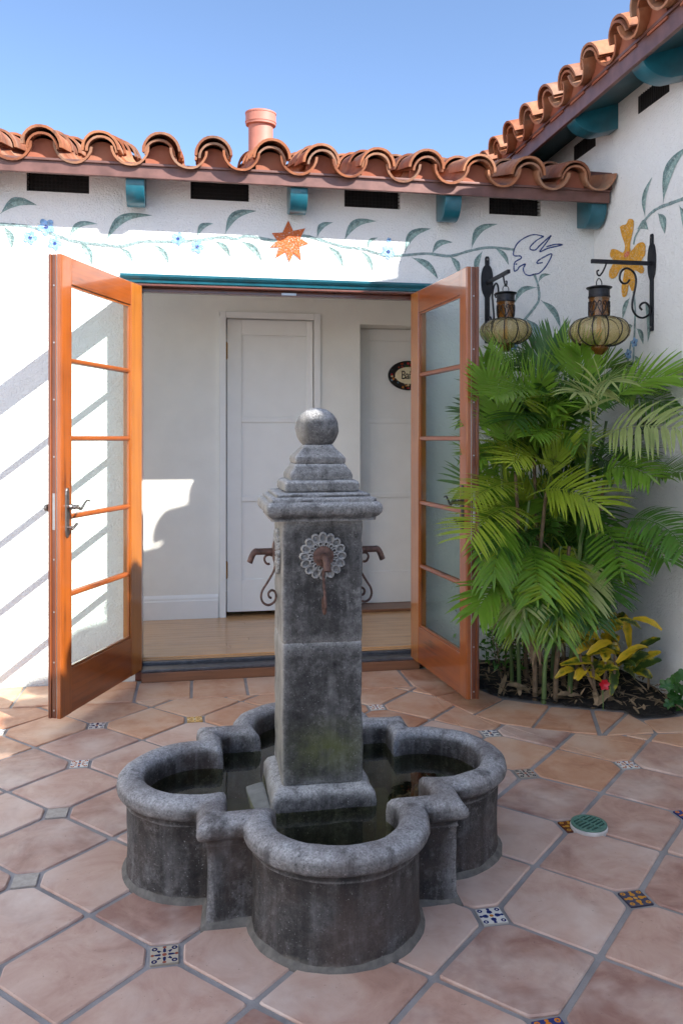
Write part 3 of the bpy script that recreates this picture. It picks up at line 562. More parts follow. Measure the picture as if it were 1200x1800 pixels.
# roof tiles: tapered clay half barrels
def barrel(r0, r1, L, th, n=12, a0=0, a1=180):
    m = MB(); rg = []
    for (y, r) in ((0, r0), (L * .5, (r0 + r1) / 2), (L, r1)):
        ring = []
        for k in range(n + 1):
            a = R_(a0 + (a1 - a0) * k / n); w = 1 + .03 * noise.noise(Vector((k * .4, y * 9, r0 * 50))); ring.append((r * w * math.cos(a), y, r * w * math.sin(a)))
        for k in range(n, -1, -1):
            a = R_(a0 + (a1 - a0) * k / n); ring.append(((r - th) * math.cos(a), y, (r - th) * math.sin(a)))
        rg.append(ring)
    m.rings(rg, cap0=False, cap1=False)
    N = len(rg[0])
    for base in (0, 2 * N):       # end rims as quads
        for k in range(n): m.f.append((base + k, base + k + 1, base + N - 2 - k, base + N - 1 - k)); m.mi.append(0)
    return m.mesh('roof_tile', 'roof', smooth=.7)
CAPS = [barrel(.095, .079, .46, .012), barrel(.098, .080, .45, .013), barrel(.093, .078, .46, .0115)]
CAPIN = barrel(.078, .064, .40, .011)
PANS = [barrel(.094, .082, .46, .011), barrel(.097, .082, .46, .012)]
def closure_mesh(r, h0):
    m = MB(); p = [(-r, h0)] + [(r * math.cos(R_(a)), r * math.sin(R_(a))) for a in range(180, -1, -15)] + [(r, h0)]
    m.prism(p, 'y', 0, .02); return m.mesh('eave_closure', 'closure', bevel=.003)
CLO = closure_mesh(.079, -.06)
def roof(origin, rz, slope, cols, courses, half, name_deck, ext):
    """origin on the eave line; local x along the eave, local y up the slope"""
    deck = MB(); c, s = math.cos(slope), math.sin(slope)
    x0, x1 = ext; L = half
    deck.prism([(0.02, -.010), (L * c, L * s - .010), (L * c, L * s - .05), (0.02, -.05)], 'x', x0, x1)
    ro = deck.build('roof', 'closure', house, origin, (0, 0, rz))
    T = .36
    for ci, x in enumerate(cols):
        jx = random.gauss(0, .006)
        for k in range(courses):
            y = -.062 + T * k
            for kind in ('cap', 'pan'):
                xx = x + jx + (0 if kind == 'cap' else .1395 * (cols[1] - cols[0]) / .279)
                zz = .046 if kind == 'cap' else .068
                lift = .012
                me = random.choice(CAPS if kind == 'cap' else PANS)
                rot = Matrix.Rotation(slope - (.03 if kind == 'cap' else .03), 4, 'X') @ Matrix.Rotation(random.gauss(0, .022), 4, 'Z') @ Matrix.Rotation(random.gauss(0, .05) + (PI if kind == 'pan' else 0), 4, 'Y')
                o = inst('roof_tile', me, ro, (xx + random.gauss(0, .003), y * c + random.gauss(0, .010), y * s + zz + lift + random.gauss(0, .003)), rot.to_euler())
        rot = Matrix.Rotation(slope, 4, 'X') @ Matrix.Rotation(random.gauss(0, .02), 4, 'Y')
        inst('roof_tile', CAPIN, ro, (x + jx + random.gauss(0, .004), -.045, .030), rot.to_euler())
        inst('eave_closure', CLO, ro, (x + jx, .002, .018))
    return ro
SL = R_(17)
bcols = [-.754 - .279 * 2 + .2795 * k for k in range(13)]
rb = roof((0, 4.205, 2.672), 0, SL, bcols, 5, 3.2, 'roof', (-1.45, 2.27))
# right wing: local x runs along -Y seen from its eave
p = .257
rcols = [-(5.60 - p * k) for k in range(23)]
rr = roof((1.99, 0, 3.140), -PI / 2, R_(18), rcols, 2, 3.6, 'roof', (-8, 8))

# fascias
f = MB(); f.box(-1.9, 2.262, 4.200, 4.222, 2.596, 2.668); f.box(-1.9, 2.262, 4.188, 4.1995, 2.655, 2.668)
f.build('fascia', 'fascia', house, bevel=.003)
f = MB(); f.box(2.0, 2.022, -8, 8, 3.024, 3.125); f.box(1.988, 1.9995, -8, 8, 3.110, 3.125); f.build('fascia', 'fascia', house, bevel=.003)
f = MB(); f.prism([(4.196, 2.668), (4.196, 2.765), (4.60, 2.91), (4.60, 2.80)], 'x', 2.262, 2.273); f.build('flashing', 'fascia', house)
# soffits
f = MB(); f.prism([(4.222, 2.640), (4.409, 2.70), (4.409, 2.72), (4.222, 2.66)], 'x', -1.9, 2.26); f.build('soffit', 'stucco', house)
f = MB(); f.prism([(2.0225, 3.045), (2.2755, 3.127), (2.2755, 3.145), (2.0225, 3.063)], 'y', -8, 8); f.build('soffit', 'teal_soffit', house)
# rafter tails
def tail(L, zb, slope, h, wdt):
    m = MB(); s = math.tan(slope); pts = [(0, zb), (L * .42, zb - s * L * .42)]
    r = L * .58
    for a in range(10, 91, 10): pts.append((L * .42 + r * math.sin(R_(a)), zb - s * L * .42 - s * r * .25 * math.sin(R_(a)) + (1 - math.cos(R_(a))) * min(h * .8, .115)))
    pts += [(L, zb + h - s * L), (0, zb + h)]
    m.prism(pts, 'y', -wdt / 2, wdt / 2); return m.mesh('rafter_tail', 'teal', bevel=.004, smooth=.6)
tb = tail(.182, 2.505, SL, .17, .092)
for x in (-.318, .521, 1.364, 2.214, -1.16): inst('rafter_tail', tb, house, (x, YW + .0, 0), (0, 0, -PI / 2))
tr = tail(.268, 2.988, R_(15), .17, .10)
for y in (4.10 + .08, 3.49, 2.80, 2.1, 1.4): inst('rafter_tail', tr, house, (XW, y, 0), (0, 0, PI))
for (y0, y1) in ((4.39, 4.66), (3.64, 3.92), (2.95, 3.24)):
    v = MB(); v.box(XW - .004, XW + .01, y0, y1, 2.985, 3.075)
    if y0 > 4.3: v = MB(); v.box(XW - .004, XW + .01, y0, y1, 2.985, 3.075)
    vo = v.build('vent', 'black_screen', house)
    gr = MB()
    for k in range(int((y1 - y0) / .02)): gr.box(XW - .009, XW - .005, y0 + .02 * k, y0 + .02 * k + .004, 2.985, 3.075)
    gr.build('vent_screen', 'black_screen', vo)['kind'] = 'stuff'
# roof vent pipe
m = MB()
def oval(rx, ry, z, n=28): return [(rx * math.cos(2 * PI * k / n), ry * math.sin(2 * PI * k / n), z) for k in range(n)]
m.rings([oval(.080, .06, 2.8), oval(.080, .06, 3.335)], cap0=True, cap1=True); vp = m.build('vent_pipe', 'pipe', house, (.40, 5.3, .0), smooth=.6)
m = MB(); m.rings([oval(.082, .062, 3.318), oval(.098, .078, 3.322), oval(.099, .079, 3.335), oval(.102, .082, 3.337), oval(.102, .082, 3.345), oval(.099, .079, 3.347), oval(.099, .079, 3.392), oval(.102, .082, 3.394), oval(.102, .082, 3.402), oval(.097, .077, 3.406), oval(.085, .065, 3.412)], cap0=True, cap1=True)
m.build('pipe_cap', 'pipe', vp, smooth=.5)
m = MB(); m.box(-.16, .16, -.14, .14, 3.02, 3.04); m.build('pipe_flashing', 'pipe', vp, (0, 0, -.0), (R_(20), 0, 0)).location = (0, 1.03, .15)

# ---- mural paint, laid thinly on the stucco
def wallpt(side, u, z, e=.0016): return (u, YW - e, z) if side == 'b' else (XW - e, u, z)
def sheet(name, side, poly, mat, parent, e=.0016):
    m = MB(); m.add([wallpt(side, u, z, e) for u, z in poly], [tuple(range(len(poly)))])
    me = m.mesh(name, mat, fixn=False)
    want = Vector((0, -1, 0)) if side == 'b' else Vector((-1, 0, 0))
    if me.polygons[0].normal.dot(want) < 0: me.flip_normals()
    return link(D.objects.new(name, me), parent)
def leaf_shape(a, b, w, bend):
    a, b = Vector(a), Vector(b); d = b - a; n = Vector((-d.y, d.x)).normalized() * (1 if d.x > 0 else -1)
    top, bot = [], []
    for k in range(13):
        t = k / 12; c = a + d * t + n * (.22 * d.length * math.sin(PI * t) * (1 if bend > 0 else .55))
        ww = w * .62 * (max(0, math.sin(PI * min(1, max(0, (t - .12) / .88)) ** .85))) ** .9 + .0045 * (1 - t)
        j = 1 + .10 * noise.noise(Vector((t * 9, a.x * 30, a.y * 30)))
        top.append(c + n * ww * .55 * j); bot.append(c - n * ww * .45 * j)
    return top, bot
def paint_leaf(side, a, b, w, s, parent):
    t, bt = leaf_shape(a, b, w, s)
    o = sheet('painted_leaf', side, [tuple(p) for p in t] + [tuple(p) for p in reversed(bt[1:-1])], P_LEAF, parent)
    mid = [(p * .55 + q * .45) for p, q in zip(t, bt)]
    # darker half above the midrib
    sheet('painted_leaf', side, [tuple(p) for p in t] + [tuple(p) for p in reversed(mid[1:-1])], P_LEAFD, parent, .0026)
def paint_line(side, pts, w, mat, parent, name):
    p = smoothpath([(q[0], q[1], 0) for q in pts], 6); L, Rr = [], []
    for i, q in enumerate(p):
        t = (p[min(i + 1, len(p) - 1)] - p[max(i - 1, 0)]).normalized(); n = Vector((-t.y, t.x, 0)); ww = w * (1 + .35 * noise.noise(Vector((i * .9, q.x * 5, 2))))
        L.append(q + n * ww / 2); Rr.append(q - n * ww / 2)
    m = MB(); vs = [wallpt(side, a.x, a.y, .0021) for a in L] + [wallpt(side, a.x, a.y, .0021) for a in Rr]; n = len(L)
    m.add(vs, [(i, i + 1, n + i + 1, n + i) for i in range(n - 1)])
    me = m.mesh(name, mat, fixn=False)
    want = Vector((0, -1, 0)) if side == 'b' else Vector((-1, 0, 0))
    if me.polygons[0].normal.dot(want) < 0: me.flip_normals()
    link(D.objects.new(name, me), parent)
def paint_flower(side, c, r, parent, mat):
    pts = [(c[0] + r * (.62 + .38 * abs(math.cos(2.5 * a + r * 90))) * math.cos(a) * (1.25 if side == 'r' else 1), c[1] + r * (.62 + .38 * abs(math.cos(2.5 * a + r * 90))) * math.sin(a)) for a in [2 * PI * k / 40 for k in range(40)]]
    sheet('painted_flower', side, pts, mat, parent, .0031)
    sheet('painted_flower_centre', side, [(c[0] + r * .24 * math.cos(2 * PI * k / 10), c[1] + r * .24 * math.sin(2 * PI * k / 10)) for k in range(10)], P_BLUED, parent, .0041)
for v in DATA['VINES_BACK']: paint_line('b', v, .015, P_VINE, back, 'painted_vine')
for v in DATA['VINES_RIGHT']: paint_line('r', v, .017, P_VINE, right, 'painted_vine')
for a, b, w_, s in DATA['LEAVES_BACK']: paint_leaf('b', a, b, w_, s, back)
for a, b, w_, s in DATA['LEAVES_RIGHT']: paint_leaf('r', a, b, w_, s, right)
for k, (c, r) in enumerate(DATA['FLOWERS_BACK']): paint_flower('b', c, r, back, P_PALE if k in (5,) else P_BLUE)
for c, r in DATA['FLOWERS_RIGHT']: paint_flower('r', c, r, right, P_BLUE)
sheet('painted_star', 'b', DATA['STAR'], P_ORANGE, back, .0036)
if 0: sx = sum(p[0] for p in DATA['STAR']) / 16; sz = sum(p[1] for p in DATA['STAR']) / 16
if 0: sheet('painted_star_centre', 'b', [(sx + .02 * math.cos(2 * PI * k / 12), sz + .016 * math.sin(2 * PI * k / 12)) for k in range(12)], P_STARC, back, .0046)
op = smoothpath([(p[0], p[1], 0) for p in DATA['ORANGE'] + DATA['ORANGE'][:1]], 2)[:-1]
sheet('painted_flower', 'r', [(p.x, p.y) for p in op], P_YELLOW, right, .0031)
oc = DATA['ORANGE_C']; sheet('painted_flower_centre', 'r', [(oc[0] + .030 * math.cos(2 * PI * k / 14), oc[1] + .016 * math.sin(2 * PI * k / 14)) for k in range(14)], P_RED, right, .0041)
for sgm in DATA['DOVE']: paint_line('b', sgm, .0075, P_BLUED, back, 'painted_dove')

# ---- door opening: header trim, frame, threshold
m = MB(); m.prism([(4.409, 2.102), (4.392, 2.104), (4.388, 2.118), (4.380, 2.124), (4.372, 2.134), (4.370, 2.146), (4.409, 2.150)], 'x', -.404, 1.30); m.build('door_header', 'teal', house, bevel=.0015)
m = MB(); m.box(-.329, -.296, 4.40, 4.56, 0, 2.088); m.box(1.212, 1.245, 4.40, 4.56, 0, 2.088); m.box(-.329, 1.245, 4.396, 4.56, 2.0885, 2.0985); m.box(-.30, 1.21, 4.455, 4.50, 2.066, 2.088)
m.build('door_frame', 'wood_dark', house, bevel=.002)
m = MB(); m.box(.45, .53, 4.44, 4.4545, 2.068, 2.08); m.build('strike_plate', 'steel', house)
m = MB(); m.box(-.295, 1.211, 4.365, 4.43, -.005, .046); th = m.build('threshold', 'riser', house, bevel=.003)
m = MB(); m.box(-.295, 1.211, 4.37, 4.47, .0465, .060); m.box(-.295, 1.211, 4.47, 4.52, .0465, .075); m.build('sill', 'dark_metal', th, bevel=.003)

# ---- room behind the doors
m = MB()
m.box(-.44, .135, 5.45, 5.64, .05, 2.5); m.box(.817, 1.09, 5.45, 5.85, .05, 2.5); m.box(.135, .817, 5.45, 5.64, 2.124, 2.5); m.box(1.09, 1.86, 5.45, 5.85, 2.063, 2.5); m.box(1.86, 3.4, 5.45, 5.64, .05, 2.5)
m.box(3.4, 3.5, 4.61, 5.64, .05, 2.5); m.box(-.72, -.66, 4.61, 5.45, .05, .12)  # unseen left end kept open to let bounced daylight into the room
m.box(-.72, 3.5, 4.61, 6.4, 2.5, 2.56); m.box(-1.9, 3.5, 6.4, 6.45, .05, 2.56); m.box(-.44, -.39, 5.641, 6.45, .05, 2.49); m.box(3.5, 3.55, 4.61, 6.45, .05, 2.56)  # rear and end slabs added to stop light leaking round the inner doors
room = m.build('wall', 'plaster', house)
m = MB(); m.box(-1.9, 3.5, 4.50, 6.4, -.05, .080); fl = m.build('wood_floor', 'plank', house)
pm = []
for q in range(3):
    m = MB(); m.box(-1.2, 1.2, -.0285, .0285, 0, .007); pm.append(m.mesh('floor_plank', 'plank', bevel=.0012))
for k in range(23):
    for x in (-.75 + random.random() * .5, 1.66 + 0 * k):
        pass
    s = random.uniform(-.6, .6)
    inst('floor_plank', pm[k % 3], fl, (-.6 + s, 4.555 + .058 * k, .080)); inst('floor_plank', pm[(k + 1) % 3], fl, (1.802 + s, 4.555 + .058 * k, .080))
m = MB(); m.prism([(5.449, .088), (5.432, .088), (5.432, .205), (5.438, .212), (5.438, .225), (5.442, .235), (5.449, .245)], 'x', -.44, .128); m.build('baseboard', 'white_paint', house)
def inner_door(x0, x1, z0, z1, y, hinge):
    m = MB(); st = .098; f0 = y + .012
    m.box(x0, x1, f0, y + .04, z0, z1)
    m.box(x0, x0 + st, y, f0, z0, z1); m.box(x1 - st + .055, x1, y, f0, z0, z1)
    X0, X1 = x0 + st, x1 - st + .055
    for a, b in ((z0, .333), (.857, .890), (1.388, 1.418), (1.975, z1)): m.box(X0, X1, y, f0, a, b)
    d = m.build('interior_door', 'white_paint', house, bevel=.003)
    for a, b in ((.333, .857), (.890, 1.388), (1.418, 1.975)):
        p_ = MB(); p_.box(X0 + .012, X1 - .012, f0 - .003, f0 - .0005, a + .012, b - .012); p_.build('panel', 'white_paint', d, bevel=.001)
    if hinge:
        for zz in (1.866, .40):
            h = MB(); h.tube([(x0 - .004, y - .004, zz - .06), (x0 - .004, y - .004, zz + .06)], .0065, 8); h.box(x0 - .012, x0 + .006, y - .003, y - .0005, zz - .052, zz + .052); h.build('hinge', 'brass', d)
    return d
inner_door(.186, .766, .118, 2.078, 5.462, True)
d2 = inner_door(1.093, 1.857, .108, 2.060, 5.64, False)
m = MB(); m.box(.138, .180, 5.430, 5.4495, .088, 2.124); m.box(.772, .815, 5.430, 5.4495, .088, 2.124); m.box(.180, .772, 5.430, 5.4495, 2.082, 2.124); m.box(.1355, .1795, 5.4505, 5.52, .088, 2.09); m.box(.7725, .8165, 5.4505, 5.52, .088, 2.09); m.box(.18, .772, 5.475, 5.52, 2.082, 2.12)
m.build('casing', 'white_paint', house, bevel=.003)
m = MB(); m.box(1.093, 1.857, 5.43, 5.66, .0885, .106); m.build('threshold', 'riser', house, bevel=.003)

# ---- open French doors
def french_door(hinge, d, side, label):
    """local x from hinge to free edge; the face towards the camera is at y = 0 and the leaf lies on the other side"""
    W, z0, z1, T = .757, .055, 2.087, .046
    ang = math.atan2(d[1], d[0]); sg = -1 if side == 'L' else 1      # thickness direction
    def Y(a, b): return (min(sg * a, sg * b), max(sg * a, sg * b))
    m = MB(); y = Y(0, T)
    m.box(0, .118, *y, z0, z1, 2); m.box(.679, W, *y, z0, z1, 0)
    y2 = Y(.001, T - .001)
    m.box(.118, .679, *y2, 1.968, z1 - .001, 1); m.box(.118, .679, *y2, z0 + .001, .253, 1)
    dr = m.build('french_door', ['wood_v', 'wood_h', 'wood_pale'], house, (*hinge, 0), (0, 0, ang), bevel=.003)
    dr['label'] = label
    zs = [.253, .583, .930, 1.280, 1.628, 1.968]
    for k in range(5):
        p_ = MB(); p_.box(.1185, .6785, *Y(T / 2 - .003, T / 2 + .003), zs[k] + (.0005 if k else .0005), zs[k + 1] - .0005); p_.build('pane', 'pane', dr)
    for zc in zs[1:-1]:
        b = MB(); pr = [(-.012, 0), (-.011, -.008), (-.006, -.013), (.006, -.013), (.011, -.008), (.012, 0)]
        b.prism([(sg * (T / 2 - .004 + q), zc + p_) for p_, q in pr], 'x', .118, .679)
        b.prism([(sg * (T / 2 + .004 - q), zc + p_) for p_, q in pr], 'x', .118, .679); b.build('muntin', 'wood_h', dr, smooth=.9)['kind'] = 'thing'
    # inner glazing bead
    b = MB(); yb = Y(.008, T / 2 - .0035)
    b.box(.119, .129, *yb, .254, 1.967); b.box(.668, .678, *yb, .254, 1.967); b.box(.129, .668, *yb, .254, .264); b.box(.129, .668, *yb, 1.957, 1.967); b.build('glazing_bead', 'wood_v', dr)
    # meeting edge: astragal, metal strip
    e = MB(); ye = Y(.014, T + .012)
    e.box(W + .0005, W + .008, *Y(.002, .020), z0, z1, 0); e.box(W + .0005, W + .006, *Y(.026, T), z0, z1, 1); e.box(W - .03, W + .012, *Y(T + .0005, T + .014), z0, z1, 1)
    e.build('astragal', ['wood_v', 'wood_dark'], dr, bevel=.002)
    e = MB(); e.box(W + .0005, W + .003, *Y(.0205, .0255), z0, z1); e.box(W + .0062, W + .0072, *Y(.03, .042), .88, 1.04); e.build('edge_strip', 'steel', dr)
    sc = MB()
    for zz in (.09, .30, .52, .75, 1.2, 1.45, 1.7, 1.95): sc.tube([(W + .006, sg * .035, zz), (W + .0075, sg * .035, zz)], .004, 8)
    sc.build('screw', 'steel', dr)['kind'] = 'stuff'
    o = -sg                                         # outward of the visible face
    xh = .718
    h = MB(); ring = []
    for k in range(9):
        pass
    for zz, ww in ((.842, .006), (.852, .013), (.87, .016), (1.03, .016), (1.05, .013), (1.062, .006)): ring.append([(xh - ww, 0, zz), (xh - ww * .7, o * .006, zz), (xh + ww * .7, o * .006, zz), (xh + ww, 0, zz)])
    h.rings(ring, close=True, cap0=True, cap1=True); h.build('handle_plate', 'pewter' if side == 'L' else 'iron', dr, bevel=.0015)
    mt = 'pewter' if side == 'L' else 'iron'
    lv = MB(); lv.lathe([(.012, 0), (.010, .010), (.014, .016), (.008, .024), (.012, .032), (.008, .04), (.010, .05)], 12)
    lv.v = [(xh + a, o * (c + .005), .978 + b) for a, b, c in lv.v]
    pa = smoothpath([(xh, o * .052, .978), (xh - .02, o * .056, .968), (xh - .045, o * .056, .985), (xh - .075, o * .054, 1.002), (xh - .105, o * .052, .996)], 5)
    lv.tube(pa, [.007 - .004 * k / (len(pa) - 1) for k in range(len(pa))], 8); lv.build('lever_handle', mt, dr, smooth=.8)
    tl = MB(); tl.tube([(xh, o * .004, .886), (xh, o * .03, .886)], .007, 8); tl.tube(smoothpath([(xh + .012, o * .032, .880), (xh, o * .034, .888), (xh - .025, o * .034, .902)], 4), .006, 8); tl.build('thumb_turn', mt, dr, smooth=.8)
    kb = MB(); kb.lathe([(.006, 0), (.006, .03), (.016, .034), (.017, .044), (.010, .052), (.003, .054)], 12); kb.v = [(xh + a, sg * (T + .012 + c), .972 + b) for a, b, c in kb.v]; kb.build('knob', mt, dr, smooth=.8)
    hg = MB()
    for zz in (.25, 1.07, 1.88): hg.tube([(-.006, sg * T, zz - .05), (-.006, sg * T, zz + .05)], .007, 8)
    hg.build('hinge', 'brass', dr)['kind'] = 'stuff'
    return dr
french_door((-.294, 4.396), (-.292, -.696), 'L', 'left glazed wooden door leaf, swung wide open against the sunny wall')
french_door((1.169, 4.396), (.067, -.753), 'R', 'right glazed wooden door leaf, standing open beside the palm')

# ---- bathroom sign
SX, SZ, SY = 1.478, 1.730, 5.638
sg_ = thing(empty('door_sign', (SX, SY, SZ)), 'oval ceramic sign with painted flower rim, hung on white inner door', 'sign')
def oval_disc(rx, rz, y0, y1, name, mat):
    m = MB(); m.rings([[(rx * math.cos(2 * PI * k / 48), y0, rz * math.sin(2 * PI * k / 48)) for k in range(48)], [(rx * math.cos(2 * PI * k / 48), y1, rz * math.sin(2 * PI * k / 48)) for k in range(48)]], cap0=True, cap1=True)
    return m.build(name, mat, sg_, bevel=.001)
rim = Mat('painted_rim'); x, y, z = rim.sep(rim.co())
cv = rim.vor(42, out='Color'); dv = rim.vor(42)
s3 = rim.sep(cv)
cc = rim.ramp(s3[0], [(0, (.30, .05, .02)), (.25, (.45, .16, .03)), (.45, (.05, .10, .03)), (.62, (.12, .20, .26)), (.8, (.40, .03, .03)), (.93, (.60, .45, .25))], 'CONSTANT')
rim.base(rim.mix(rim.math('GREATER_THAN', dv, .42), cc, (.015, .012, .012))).rough(.25); MS['rim'] = rim.m
oval_disc(.148, .105, 0, -.010, 'backing', 'sign_black'); oval_disc(.138, .096, -.0105, -.0125, 'painted_border', 'rim'); oval_disc(.098, .060, -.013, -.0145, 'name_panel', 'sign_cream')
fc = D.curves.new('lettering', 'FONT'); fc.body = 'Baño'; fc.size = .078; fc.align_x = 'CENTER'; fc.align_y = 'CENTER'; fc.extrude = .0008; fc.space_character = .92
to = D.objects.new('t', fc); COL.objects.link(to)
bpy.context.view_layer.update()
tm = D.meshes.new_from_object(to.evaluated_get(bpy.context.evaluated_depsgraph_get())); D.objects.remove(to)
tm.materials.clear(); tm.materials.append(MS['sign_black'])
lo = inst('lettering', tm, sg_, (.004, -.0165, .0), (PI / 2, 0, 0)); lo.scale = (.78, 1.12, 1)

# ------------------------------------------------------------------ fountain
ftn = thing(empty('fountain', (FC.x, FC.y, 0)), 'dark carved stone fountain with a square pillar rising from a clover shaped basin', 'fountain')
LR, LOFF, SH = .222, .350, .338
def quatre(d, z, nl=26, nb=5):
    r, h = LR + d, SH + d; out = []
    dz = h - LOFF
    th = math.asin(max(-1, min(1, dz / r)))           # where the lobe meets the block face
    for q in range(4):
        rot = q * PI / 2; pts = []
        # lobe pointing +x
        for k in range(nl + 1):
            a = -(PI / 2 - th) + (PI - 2 * th) * k / nl
            pts.append((LOFF + r * math.cos(a), r * math.sin(a)))
        y0 = r * math.cos(th)
        for k in range(1, nb): pts.append((h, y0 + (h - y0) * k / nb))
        for k in range(0, nb): pts.append((h - (h - y0) * k / nb, h))
        c, s = math.cos(rot), math.sin(rot)
        out += [(x * c - y * s, x * s + y * c, z) for x, y in pts]
    return out
prof = [(.006, -.004), (.004, .006), (.002, .03), (.001, .06), (0, .10), (0, .15), (.001, .19), (.002, .207), (.006, .212), (.004, .219), (.006, .226), (.018, .232), (.026, .241), (.0295, .253), (.027, .266), (.018, .277), (.004, .284), (-.015, .287), (-.033, .284), (-.046, .275), (-.053, .262), (-.055, .24), (-.055, .19), (-.055, .12), (-.055, .055)]
m = MB(); m.rings([quatre(d, z) for d, z in prof])
bs = m.build('basin', 'basin', ftn, smooth=3, wobble=(.0032, 13), fixn=True)
m = MB(); m.rings([quatre(.001, .016), quatre(.007, .010), quatre(.016, .001), quatre(.018, -.01)]); m.build('mortar_collar', 'mortar', ftn, smooth=3, wobble=(.004, 18))
m = MB(); m.add(quatre(-.05, .056), [tuple(range(len(quatre(0, 0))))]); m.build('basin_floor', 'sludge', ftn)
m = MB(); m.add(quatre(-.0535, 0), [tuple(range(len(quatre(0, 0))))]); struct(m.build('water', 'water', None, (FC.x, FC.y, .212)))
PX, PY = -.005, -.033
def rsquare(h, z, r=.01, n=10):
    h *= 1.03; z -= .010 * (z > .69); out = []; r = min(r, h * .4); c = h - r
    for q in range(4):
        rot = q * PI / 2; pts = []
        for k in range(n): pts.append((h, -c + 2 * c * k / n))
        for k in range(0, 5): a = PI / 2 * k / 5; pts.append((c + r * math.cos(a), c + r * math.sin(a)))
        cs, sn = math.cos(rot), math.sin(rot); out += [(x * cs - y * sn + PX, x * sn + y * cs + PY, z) for x, y in pts]
    return out
def sqlathe(name, prof, r, wob, fine=.018, cap=True):
    pr = [prof[0]]
    for a, b in zip(prof[:-1], prof[1:]):
        L = math.hypot(b[0] - a[0], b[1] - a[1]); k = max(1, int(L / fine))
        pr += [(a[0] + (b[0] - a[0]) * i / k, a[1] + (b[1] - a[1]) * i / k) for i in range(1, k + 1)]
    m = MB(); m.rings([rsquare(h, z, r) for h, z in pr], cap0=True, cap1=True)
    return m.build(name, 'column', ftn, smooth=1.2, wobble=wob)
sqlathe('plinth', [(.150, .055), (.150, .18), (.149, .225), (.146, .245), (.138, .258), (.126, .266), (.11, .272)], .016, (.004, 15))
sqlathe('column_block', [(.104, .268), (.112, .272), (.116, .280), (.1155, .66), (.114, .682), (.106, .690)], .012, (.0042, 11))
sqlathe('column_block', [(.106, .6905), (.113, .694), (.1155, .705), (.1155, 1.03), (.1155, 1.052)], .012, (.0042, 11))
sqlathe('cap_slab', [(.12, 1.0525), (.148, 1.053), (.149, 1.063), (.156, 1.068), (.163, 1.077), (.1655, 1.088), (.163, 1.099), (.156, 1.106), (.150, 1.108), (.1495, 1.116), (.142, 1.119), (.135, 1.121), (.1345, 1.129), (.126, 1.132), (.118, 1.133)], .012, (.0018, 20), .01)
sqlathe('cap_step', [(.10, 1.1335), (.106, 1.135), (.109, 1.14), (.109, 1.156), (.106, 1.163), (.097, 1.168)], .010, (.0018, 20), .01)
sqlathe('cap_step', [(.090, 1.1685), (.092, 1.178), (.0915, 1.183), (.086, 1.194), (.078, 1.204), (.073, 1.215)], .010, (.0016, 20), .008)
sqlathe('cap_step', [(.071, 1.2155), (.074, 1.220), (.075, 1.229), (.073, 1.236), (.060, 1.250), (.048, 1.262), (.041, 1.272)], .009, (.0016, 20), .008)
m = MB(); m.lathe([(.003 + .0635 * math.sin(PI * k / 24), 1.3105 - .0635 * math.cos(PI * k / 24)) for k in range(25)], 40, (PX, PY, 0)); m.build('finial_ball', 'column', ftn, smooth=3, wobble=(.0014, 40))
# rosettes and iron spouts on the four faces
m = MB()
pet = MB()
for k in range(16):
    a = 2 * PI * k / 16; c, s = math.cos(a), math.sin(a)
    for rad, ww, hh in ((.054, .0115, .012),):
        n = 10; rings = []
        for rr_, z in ((1.15, 0), (1.1, .006), (.9, .010), (.62, .0085), (.5, .003), (.2, .002)):
            rings.append([((rad + ww * rr_ * math.cos(2 * PI * q / n) * 1.25), ww * rr_ * math.sin(2 * PI * q / n), z * hh / .012) for q in range(n)])
        vs = [(x * c - y * s, x * s + y * c, z) for rg in rings for x, y, z in rg]; o = len(pet.v); pet.rings([vs[i * n:(i + 1) * n] for i in range(len(rings))], cap1=True)
pet.lathe([(.062, 0), (.060, .004), (.04, .004), (.036, .008), (.030, .008)], 32)
for k in range(14):
    a = 2 * PI * k / 14; c, s = math.cos(a), math.sin(a); n = 8
    rings = [[((.036 + .008 * rr_ * math.cos(2 * PI * q / n)) * c - .007 * rr_ * math.sin(2 * PI * q / n) * s, (.036 + .008 * rr_ * math.cos(2 * PI * q / n)) * s + .007 * rr_ * math.sin(2 * PI * q / n) * c, z) for q in range(n)] for rr_, z in ((1.1, .006), (1, .012), (.7, .013), (.4, .010))]
    pet.rings(rings, cap1=True)
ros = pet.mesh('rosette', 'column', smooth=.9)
rb_ = MB(); rb_.lathe([(.031, .010), (.030, .015), (.02, .017), (.012, .018)], 28, lob=lambda a, z: 1 + .05 * math.cos(14 * a)); hub = rb_.mesh('rosette_centre', 'rust', smooth=.9)
sp = MB(); sp.tube(smoothpath([(0, 0, .0), (0, 0, .07), (0, 0, .082), (0, -.010, .092), (0, -.034, .103)], 5), .0105, 12)
spm = sp.mesh('spout', 'rust', smooth=.9)
scp = [(165, 1252), (150, 1256), (128, 1245), (115, 1215), (130, 1188), (165, 1182), (198, 1198), (213, 1240), (205, 1300), (175, 1355), (130, 1420), (95, 1470), (85, 1520), (105, 1565), (150, 1585), (200, 1565), (222, 1520), (208, 1478), (178, 1468), (152, 1490), (158, 1520), (180, 1530)]
sb = MB(); q = smoothpath([(0, -(y - 1155) * .000398, (240 - x) * .000398) for x, y in scp], 3)
sb.tube(q, .0042, 6); scm = sb.mesh('scroll', 'rust', smooth=.9)
